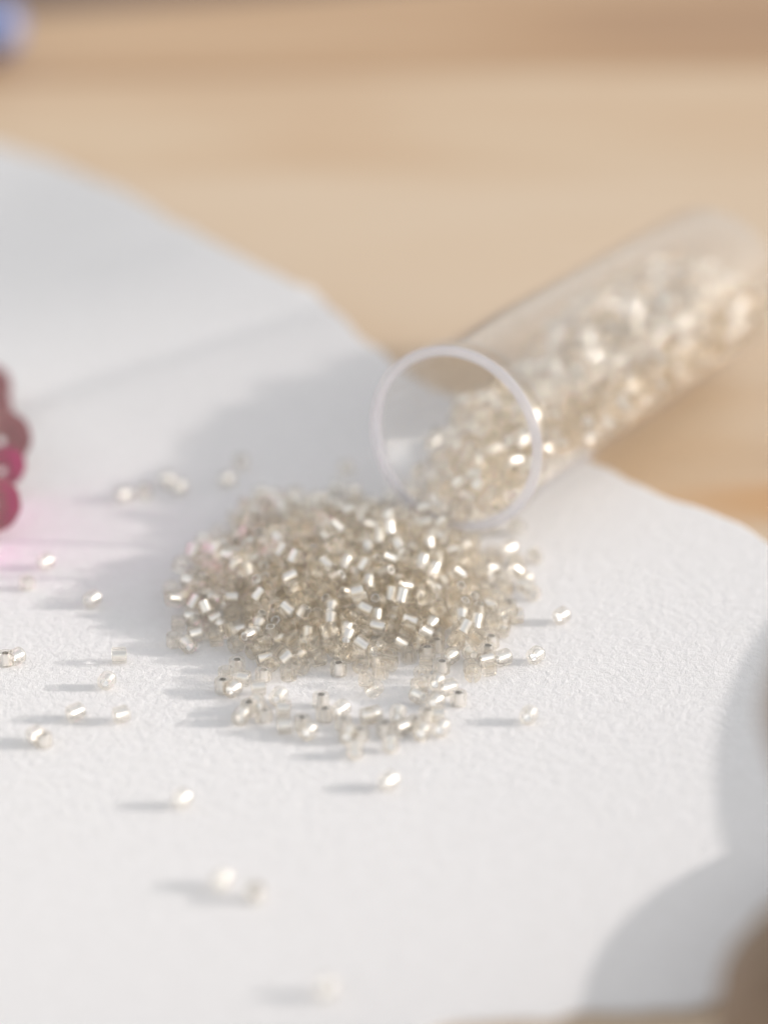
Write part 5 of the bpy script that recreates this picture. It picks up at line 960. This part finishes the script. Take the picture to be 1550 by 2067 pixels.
339,-651,104,56,-12,99,33,0,162,-550,33,0,-10,-99,0,0,221,-543,103,15,52,89,-99,0,362,-542,104,34,84,-48,99,0,
186,-448,38,96,2,-99,-23,0,423,-454,38,99,-73,-67,-5,0,20,-2673,38,99,82,-77,-53,0,305,-1648,38,9,63,77,-99,0,
155,-2024,38,89,27,99,-52,0,243,-1524,33,0,99,-37,0,0,237,-1901,40,99,-99,17,-17,0,245,-1442,41,16,-99,95,0,0,
401,-1618,39,13,58,-81,99,0,427,-1532,63,3,48,-35,-99,0,257,-1324,38,87,-99,-64,-79,0,289,-1392,88,7,99,-30,43,0,
378,-1493,113,23,-29,-20,-99,0,284,-1252,33,99,0,0,50,0,329,-1327,76,27,-55,-85,-99,0,419,-1236,122,4,31,-99,-23,0,
290,-1149,38,99,99,13,-13,0,360,-1193,75,99,-57,-9,54,0,484,-1108,99,99,0,0,4,0,750,-1543,38,51,99,-26,-89,0,
236,-1075,39,84,-29,99,60,0,347,-1101,86,99,-60,-24,52,0,289,-1050,116,99,-93,-12,24,0,412,-1137,131,60,-35,99,0,0,
259,-980,33,0,-17,-99,0,0,467,-944,48,54,-6,29,-99,0,400,-922,93,32,80,99,-64,0,256,-891,33,0,99,-92,0,0,
344,-893,50,10,53,-99,-46,0,493,-875,65,55,-99,-59,29,0,283,-796,38,78,-67,-99,-90,0,369,-793,49,59,99,13,24,0,
530,-748,47,5,67,29,-99,0,291,-725,38,12,-14,-99,-99,0,362,-716,69,61,-91,99,12,0,431,-780,108,99,12,10,20,0,
299,-649,38,76,-74,99,97,0,429,-591,114,82,-99,-17,-58,0,429,-668,114,93,99,-4,-19,0,256,-570,38,53,-25,99,87,0,
265,-441,33,71,0,0,99,0,252,-360,33,99,0,0,75,0,536,-232,38,6,74,-66,-99,0,404,-1814,38,37,-44,-96,-99,0,
479,-1593,33,13,0,0,-99,0,577,-2229,38,54,-99,22,-86,0,339,-1506,38,97,99,-38,43,0,697,-1638,38,92,-99,15,-40,0,
344,-1434,38,98,10,99,16,0,430,-1455,38,79,55,-99,-81,0,390,-1354,39,2,27,95,99,0,432,-1410,96,9,53,99,-42,0,
937,-1663,38,99,-46,90,21,0,409,-1290,39,81,-99,-53,-78,0,444,-1315,110,6,-99,49,5,0,583,-1324,104,68,3,-99,72,0,
436,-1213,48,99,-54,-47,20,0,500,-1261,104,99,-45,-90,-20,0,400,-1132,50,32,37,-99,-12,0,506,-1098,33,0,32,99,0,0,
553,-1005,38,79,-99,64,-87,0,318,-1040,38,99,86,-64,-40,0,412,-1050,38,99,-45,95,-35,0,481,-1025,38,45,-35,-99,-95,0,
369,-978,34,1,-99,-2,1,0,681,-896,38,99,79,87,64,0,643,-817,69,14,43,3,-99,0,411,-854,38,61,-99,13,-79,0,
726,-800,38,99,56,84,20,0,435,-755,33,0,-99,-47,0,0,474,-683,52,99,23,64,-46,0,408,-646,38,27,-89,-52,-99,0,
442,-566,38,90,99,21,46,0,740,-593,38,53,24,99,-87,0,353,-580,33,99,0,0,72,0,345,-424,33,0,99,43,0,0,
470,-1681,40,53,-99,6,-84,0,864,-1705,38,73,-99,-49,-83,0,498,-1489,33,99,0,0,94,0,548,-1378,38,81,-16,99,-59,0,
516,-1425,92,72,99,31,85,0,476,-1359,39,79,99,18,-62,0,758,-1457,33,99,0,0,31,0,519,-1234,33,99,0,0,-73,0,
663,-1488,38,37,-96,-44,99,0,592,-1135,33,60,0,0,99,0,538,-1167,89,34,-99,40,-28,0,895,-1183,33,0,-14,99,0,0,
706,-990,38,68,99,-44,84,0,1142,-696,38,91,-99,-29,-49,0,585,-905,38,84,-99,60,80,0,562,-823,40,16,27,-97,99,0,
642,-736,38,24,-87,-53,99,0,935,-74,38,17,91,-42,99,0,478,-1765,38,81,57,99,81,0,866,-1953,38,99,51,-89,27,0,
558,-1298,33,79,0,0,-99,0,603,-1231,33,36,0,0,99,0,552,-653,38,96,0,-99,26,0,530,-558,33,0,99,58,0,0,
544,-1664,38,91,-20,99,45,0,625,-1371,38,49,-73,83,-99,0,
]
raw = np.array(RESTING, dtype=float).reshape(-1, 8)
POS = raw[:, :3] * 0.002
QUA = raw[:, 3:7] / 99
QUA /= np.linalg.norm(QUA, axis=1)[:, None]
INT = raw[:, 7] == 1
# keep the heap inside the outline it has in the photograph
HEAP = [(335, 1240), (375, 1130), (440, 1050), (540, 990), (700, 930), (1000, 930), (1060, 1080), (1085, 1190), (1060, 1275), (1020, 1350),
        (945, 1385), (900, 1412), (820, 1432), (700, 1442), (560, 1412), (455, 1375), (455, 1318), (385, 1312)]
HEAP = np.array([ground(x, y).xy[:] for x, y in HEAP])
def inside(P, poly):
    c_ = np.zeros(len(P), bool); j = len(poly) - 1
    for i in range(len(poly)):
        (xi, yi), (xj, yj) = poly[i], poly[j]
        c_ ^= ((yi > P[:, 1]) != (yj > P[:, 1])) & (P[:, 0] < (xj - xi) * (P[:, 1] - yi) / (yj - yi + 1e-12) + xi)
        j = i
    return c_
def grown(poly, d):
    r = poly - poly.mean(0)
    return poly.mean(0) + r * (1 + d / np.linalg.norm(r, axis=1))[:, None]
luck = rng.random(len(POS))
keep = INT | inside(POS[:, :2], grown(HEAP, -0.12)) | (inside(POS[:, :2], grown(HEAP, 0.05)) & (luck < 0.7)) | (inside(POS[:, :2], grown(HEAP, 0.25)) & (luck < 0.16))
POS, QUA, INT = POS[keep], QUA[keep], INT[keep]
LONG = np.stack([np.ones(len(POS)), np.ones(len(POS)), rng.uniform(0.84, 1.1, len(POS))], 1)
LINED = rng.random(len(POS)) < 0.55

# scattered beads: base pixel, pose (w = on its rim, f = on its flat face), yaw of the hole, label
SCATTER = [
    # behind and to the left of the heap
    (252, 1015, 'w', 40, 'blurred bead in the small cluster behind the heap, leftmost of that cluster'),
    (292, 1008, 'f', 0, 'blurred bead lying flat in the cluster behind the heap, right of its leftmost bead'),
    (338, 985, 'w', 47, 'farther of the two paired bright beads left behind the heap'),
    (362, 1000, 'w', 47, 'nearer of the two paired bright beads left behind the heap'),
    (459, 984, 'w', 47, 'lone bright bead standing on the paper left behind the heap'),
    (486, 948, 'f', 0, 'farthest loose bead behind the heap, a faint blur on the shaded paper'),
    (527, 1012, 'w', 30, 'loose bead touching the back left rim of the heap'),
    # left
    (93, 1152, 'w', 60, 'bead below the pink beads, nearest to them on the paper'),
    (55, 1193, 'f', 0, 'bead lying flat below left of the bead nearest the pink beads'),
    (187, 1228, 'w', 60, 'bead with a long shadow midway between the pink beads and the heap'),
    (12, 1347, 'f', 0, 'bead at the left edge of the picture, left one of a touching pair'),
    (34, 1345, 'w', 50, 'right one of the touching pair of beads at the left edge'),
    (241, 1343, 'w', 0, 'bead lying sideways with its silver core dark, left of the heap'),
    (216, 1394, 'w', 70, 'bead just below the one lying sideways left of the heap'),
    (153, 1458, 'w', 47, 'left of the two beads side by side in a row, lower left'),
    (245, 1463, 'w', 36, 'right of the two beads side by side in a row, lower left'),
    (72, 1503, 'w', 47, 'left one of the bright pair at the lower left edge'),
    (88, 1512, 'f', 0, 'right one of the bright pair at the lower left edge'),
    # front
    (368, 1634, 'w', 57, 'lone blurred bead in front and left of the heap, with a short dark shadow'),
    (448, 1797, 'w', 64, 'left one of the two strongly blurred beads in the foreground'),
    (515, 1822, 'f', 0, 'right one of the two strongly blurred beads in the foreground'),
    (660, 2018, 'w', 70, 'nearest bead of all, a faint blur near the bottom edge'),
    (785, 1598, 'w', 60, 'lone bead in front of the heap, below its loose front row'),
    (1067, 1464, 'w', 75, 'lone standing bead on the bright paper right in front of the heap'),
    (1133, 1262, 'w', 55, 'outermost lone bead right of the heap'),
    (1042, 1262, 'w', 10, 'bead lying sideways at the right end of the heap'),
    (1060, 1190, 'w', 70, 'bead standing at the back right end of the heap'),
    (1028, 1125, 'w', 47, 'bright bead on the paper under the right side of the tube mouth'),
]
FRONT = [(487, 1466, 'w', 80), (503, 1448, 'f', 0), (520, 1440, 'w', 110), (533, 1462, 'f', 0), (573, 1450, 'w', 0), (574, 1485, 'w', 8), (610, 1478, 'f', 0), (622, 1496, 'w', 60),
         (693, 1478, 'f', 0), (702, 1503, 'w', 85), (716, 1534, 'w', 95), (728, 1500, 'f', 0), (788, 1522, 'w', 100), (776, 1490, 'f', 0), (812, 1488, 'w', 40), (838, 1478, 'f', 0),
         (852, 1497, 'w', 70), (884, 1462, 'w', 5), (890, 1490, 'w', 80), (862, 1462, 'f', 0), (470, 1410, 'w', 60), (655, 1460, 'f', 0), (755, 1462, 'w', 30),
         (425, 1312, 'w', 88), (450, 1402, 'f', 0), (522, 1408, 'w', 20), (562, 1426, 'w', 70), (648, 1432, 'f', 0), (688, 1452, 'w', 50), (742, 1466, 'w', 15), (803, 1462, 'w', 85), (925, 1428, 'f', 0), (878, 1436, 'w', 60), (432, 1290, 'f', 0), (905, 1408, 'w', 40), (935, 1375, 'w', 20), (1006, 1352, 'w', 88)]
Z_AX = Vector((0, 0, 1))
def pose(kind, yaw):
    if kind == 'f': return Quaternion(Z_AX, random.uniform(0, 6.28)) , B_H
    q = Quaternion(Z_AX, R_(yaw)) @ Quaternion((0, 1, 0), math.pi / 2)
    return q @ Quaternion(Z_AX, random.uniform(0, 6.28)), B_R
GROUP = 'tiny silver lined glass beads'
for px, py, kind, yaw, label in SCATTER:
    g = ground(px, py); q, h = pose(kind, yaw + random.uniform(-5, 5))
    add_bead((g.x, g.y + 0.05, h + 0.001), q, label, GROUP)
placed = []
for px, py, kind, yaw in FRONT:
    g = ground(px, py); q, h = pose(kind, yaw + random.uniform(-8, 8))
    p = Vector((g.x, g.y + 0.05, h + 0.001))
    d_ = np.linalg.norm(POS - np.array(p), axis=1).min()
    if d_ < 0.12: continue
    placed.append(p)
    side = 'left half of the loose front row' if px < 650 else 'right half of the loose front row'
    how = 'glass bead lying flat, hole upward, in the ' if kind == 'f' else 'glass bead standing on its rim in the '
    add_bead(p, q, how + side, 'beads in the ' + side + (' flat' if kind == 'f' else ' on rim'))

# which simulated beads show largest: a small depth buffer of discs
f_ = 767 / 1550 * FPX
v = POS - np.array(CAM)
zz = v @ np.array(FWD); sx = 383.5 + f_ * v[:, 0] / zz; sy = 511.5 - f_ * (v @ np.array(UPV)) / zz
own = np.full((1024, 767), -1, int); dep = np.full((1024, 767), 1e9)
for i in np.argsort(-zz):
    r = 0.074 / zz[i] * f_
    x0, x1, y0, y1 = int(sx[i] - r), int(sx[i] + r) + 1, int(sy[i] - r), int(sy[i] + r) + 1
    if x0 < 0 or y0 < 0 or x1 >= 767 or y1 >= 1024: continue
    Y, X = np.mgrid[y0:y1 + 1, x0:x1 + 1]
    mk = (X - sx[i]) ** 2 + (Y - sy[i]) ** 2 < r * r
    own[y0:y1 + 1, x0:x1 + 1][mk] = i
vis = np.bincount(own[own >= 0], minlength=len(POS)).astype(float)
vis[INT] *= 0.2                                  # behind the tube wall they show less
N_IND = 300 - len(SCATTER) - len(placed)
ind = set(np.argsort(-vis)[:N_IND].tolist())
for i in sorted(ind):
    p = Vector(POS[i]); ax = Quaternion(QUA[i]) @ Vector((0, 0, 1))
    end_on = abs(ax.dot((p - CAM).normalized())) > 0.78
    if INT[i] and (p - T_MOUTH).dot(axis) > 0.0: where = 'just inside the tube mouth'
    elif p.z > 0.42: where = 'on the crest of the heap'
    elif p.y < -3.0: where = 'on the front edge of the heap'
    elif p.x < -1.1: where = 'on the shaded left flank of the heap'
    elif p.x > 0.6: where = 'on the sunlit right flank of the heap'
    else: where = 'on the middle slope of the heap'
    how = 'glass bead seen end on with its hole, ' if end_on else ('silver cored glass bead seen side on, ' if LINED[i] else 'plain glass bead seen side on, ')
    add_bead(POS[i], QUA[i], how + where, 'beads ' + where + (' end on' if end_on else ' side on' if LINED[i] else ' side on plain'), LINED[i])

def joined(indices, me_b, me_l):
    vs, fs, mats, base = [], [], [], 0
    tmpl = []
    for me, mi in ((me_b, 0), (me_l, 1)):
        co = np.empty(len(me.vertices) * 3); me.vertices.foreach_get('co', co)
        tmpl.append((co.reshape(-1, 3), np.array([list(p.vertices) for p in me.polygons]), mi))
    for i in indices:
        w, x, y, z = QUA[i]
        Rm = np.array(Quaternion((w, x, y, z)).to_matrix())
        for co, po, mi in (tmpl if LINED[i] else tmpl[:1]):
            vs.append((co * LONG[i]) @ Rm.T + POS[i]); fs.append(po + base); mats.append(np.full(len(po), mi)); base += len(co)
    vs = np.concatenate(vs); fs = np.concatenate(fs); mats = np.concatenate(mats)
    me = bpy.data.meshes.new('bead_mass')
    me.vertices.add(len(vs)); me.vertices.foreach_set('co', vs.ravel())
    me.loops.add(fs.size); me.loops.foreach_set('vertex_index', fs.ravel().astype(np.int32))
    me.polygons.add(len(fs)); me.polygons.foreach_set('loop_start', np.arange(0, fs.size, 4, dtype=np.int32))
    me.polygons.foreach_set('loop_total', np.full(len(fs), 4, dtype=np.int32))
    me.polygons.foreach_set('material_index', mats.astype(np.int32))
    me.update(calc_edges=True); me.validate()
    me.materials.append(M_BEAD); me.materials.append(M_SILVER)
    smooth(me, R_(50))
    return me
rest = [i for i in range(len(POS)) if i not in ind]
mass = obj('bead_mass', joined(rest, ME_BEAD_LO, ME_LINE_LO))
tag(mass, 'mass of clear glass beads filling the tube and the depth of the heap', 'beads', kind='stuff')

# ------------------------------------------------------------------ strand of pink sequins at the left edge
def sequin(r):
    t = 0.02
    up = [(0.05, 0.03 + t), (r * 0.45, 0.03 + t), (r * 0.75, 0.055 + t), (r * 0.96, 0.10 + t), (r, 0.11 + t * 0.5), (r * 0.96, 0.10), (r * 0.75, 0.055), (r * 0.45, 0.03), (0.05, 0.03)]
    return lathe(up, 48, closed=True, ripple=lambda a, i: 1 + 0.012 * math.cos(9 * a))
# right edge and middle height in the photograph, radius, lean to the viewer, lean to the right
PINK = [((42, 1020), 0.29, 58, 12, 'pink sequin nearest the viewer in the strand at the left edge'),
        ((57, 955), 0.27, 36, -6, 'second pink sequin from the near end of the strand'),
        ((64, 893), 0.33, 46, 6, 'third pink sequin, reaching farthest into the picture'),
        ((30, 835), 0.28, 36, -8, 'fourth pink sequin from the near end of the strand'),
        ((24, 788), 0.28, 50, 6, 'farthest pink sequin of the strand at the left edge')]
for (px, py), r, tilt, lean, lab in PINK:
    zc = r * math.sin(R_(tilt)) + 0.03
    g = ground(px, py, zc)
    o = obj('pink_sequin', sequin(r), M_PINK); smooth(o.data, R_(40))
    o.location = (g.x - r * 0.98, g.y, zc); o.rotation_euler = (R_(tilt), R_(lean), 0)
    tag(o, lab, 'sequin', 'strand of pink sequins')

# three more added unseen left of frame to throw pink light on the paper
M_PINK_BOUNCE = simple_mat('magenta_bounce_foil', (0.86, 0.16, 0.62), 0.45, 0.2, 0.0, 0.08)
for px, py, r in ((-34, 1010, 0.40), (-40, 1062, 0.44), (-38, 1118, 0.40)):
    g = ground(px, py)
    o = obj('pink_sequin', sequin(r), M_PINK_BOUNCE); smooth(o.data, R_(40))
    o.location = (g.x - 0.12, g.y, r * 0.97 + 0.02); o.rotation_euler = (0, R_(78), R_(random.uniform(-14, -4)))
    tag(o, 'magenta sequin added unseen beyond the left edge to throw pink light', 'sequin', 'magenta sequins added for pink light')

# ------------------------------------------------------------------ blue bead far left
g = ground(-22, 118, TABLE_Z)
bm = lathe([(0.10, -0.46)] + [(0.55 * math.cos(-1.35 + 2.7 * k / 14) , 0.5 * math.sin(-1.35 + 2.7 * k / 14)) for k in range(15)] + [(0.10, 0.46)], 28, closed=True)
o = obj('blue_bead', bm, M_BLUE); smooth(o.data, R_(50)); o.location = (g.x, g.y, TABLE_Z + 0.49)
tag(o, 'blurred blue glass bead on the wood at the far left corner', 'bead')

# ------------------------------------------------------------------ brown wooden disc, spindle and an unseen dish added to cast shadow (lower right)
DISC_C = (6.0, -9.2)
disc = obj('wooden_disc', lathe([(0, 0), (3.1, 0), (3.17, 0.03), (3.2, 0.09), (3.2, 0.31), (3.17, 0.37), (3.1, 0.40), (0, 0.40)], 96, closed=False), M_TAN)
smooth(disc.data, R_(30)); disc.location = (*DISC_C, 0.002)
tag(disc, 'round brown wooden coaster at the lower right corner, far out of focus', 'coaster')
jar = empty('wooden_jar', (3.74, -10.62, 0.404))
jb = obj('jar_body', lathe([(0, 0), (0.40, 0), (0.43, 0.04), (0.8, 0.14), (1.3, 0.35), (1.48, 0.65), (1.46, 0.9), (1.3, 1.15), (1.0, 1.3), (0.85, 1.34), (0, 1.34)], 64, closed=False), M_TAN, jar); smooth(jb.data, R_(40))
kn = obj('lid_knob', lathe([(0.62, 1.341), (0.56, 1.5), (0.52, 1.8), (0.62, 2.15), (0.9, 2.45), (1.18, 2.75), (1.27, 3.05), (1.2, 3.4), (0.95, 3.66), (0.5, 3.78), (0, 3.8)], 64, closed=False), M_TAN, jar); smooth(kn.data)
tag(jar, 'turned brown wooden jar with a round knob, blurred at the right edge', 'jar')

pl_p = [(0, 0.25), (4.6, 0.25), (4.75, 0.02), (5.0, 0.02), (5.15, 0.4), (7.5, 0.72), (9.2, 0.98), (9.26, 1.02), (9.2, 1.05), (7.4, 0.82), (5.2, 0.55), (0, 0.5)]  # unseen dish added so that its rim casts the curved shadow
shadow_plate = obj('shadow_plate', lathe(pl_p, 128, closed=False), M_CERAMIC); smooth(shadow_plate.data, R_(30))
shadow_plate.location = (2.52 + 1.05 / math.tan(SUN_EL) + 9.24, -6.28, TABLE_Z)
tag(shadow_plate, 'round pale ceramic dish added unseen on the right to cast a shadow', 'shadow_plate')
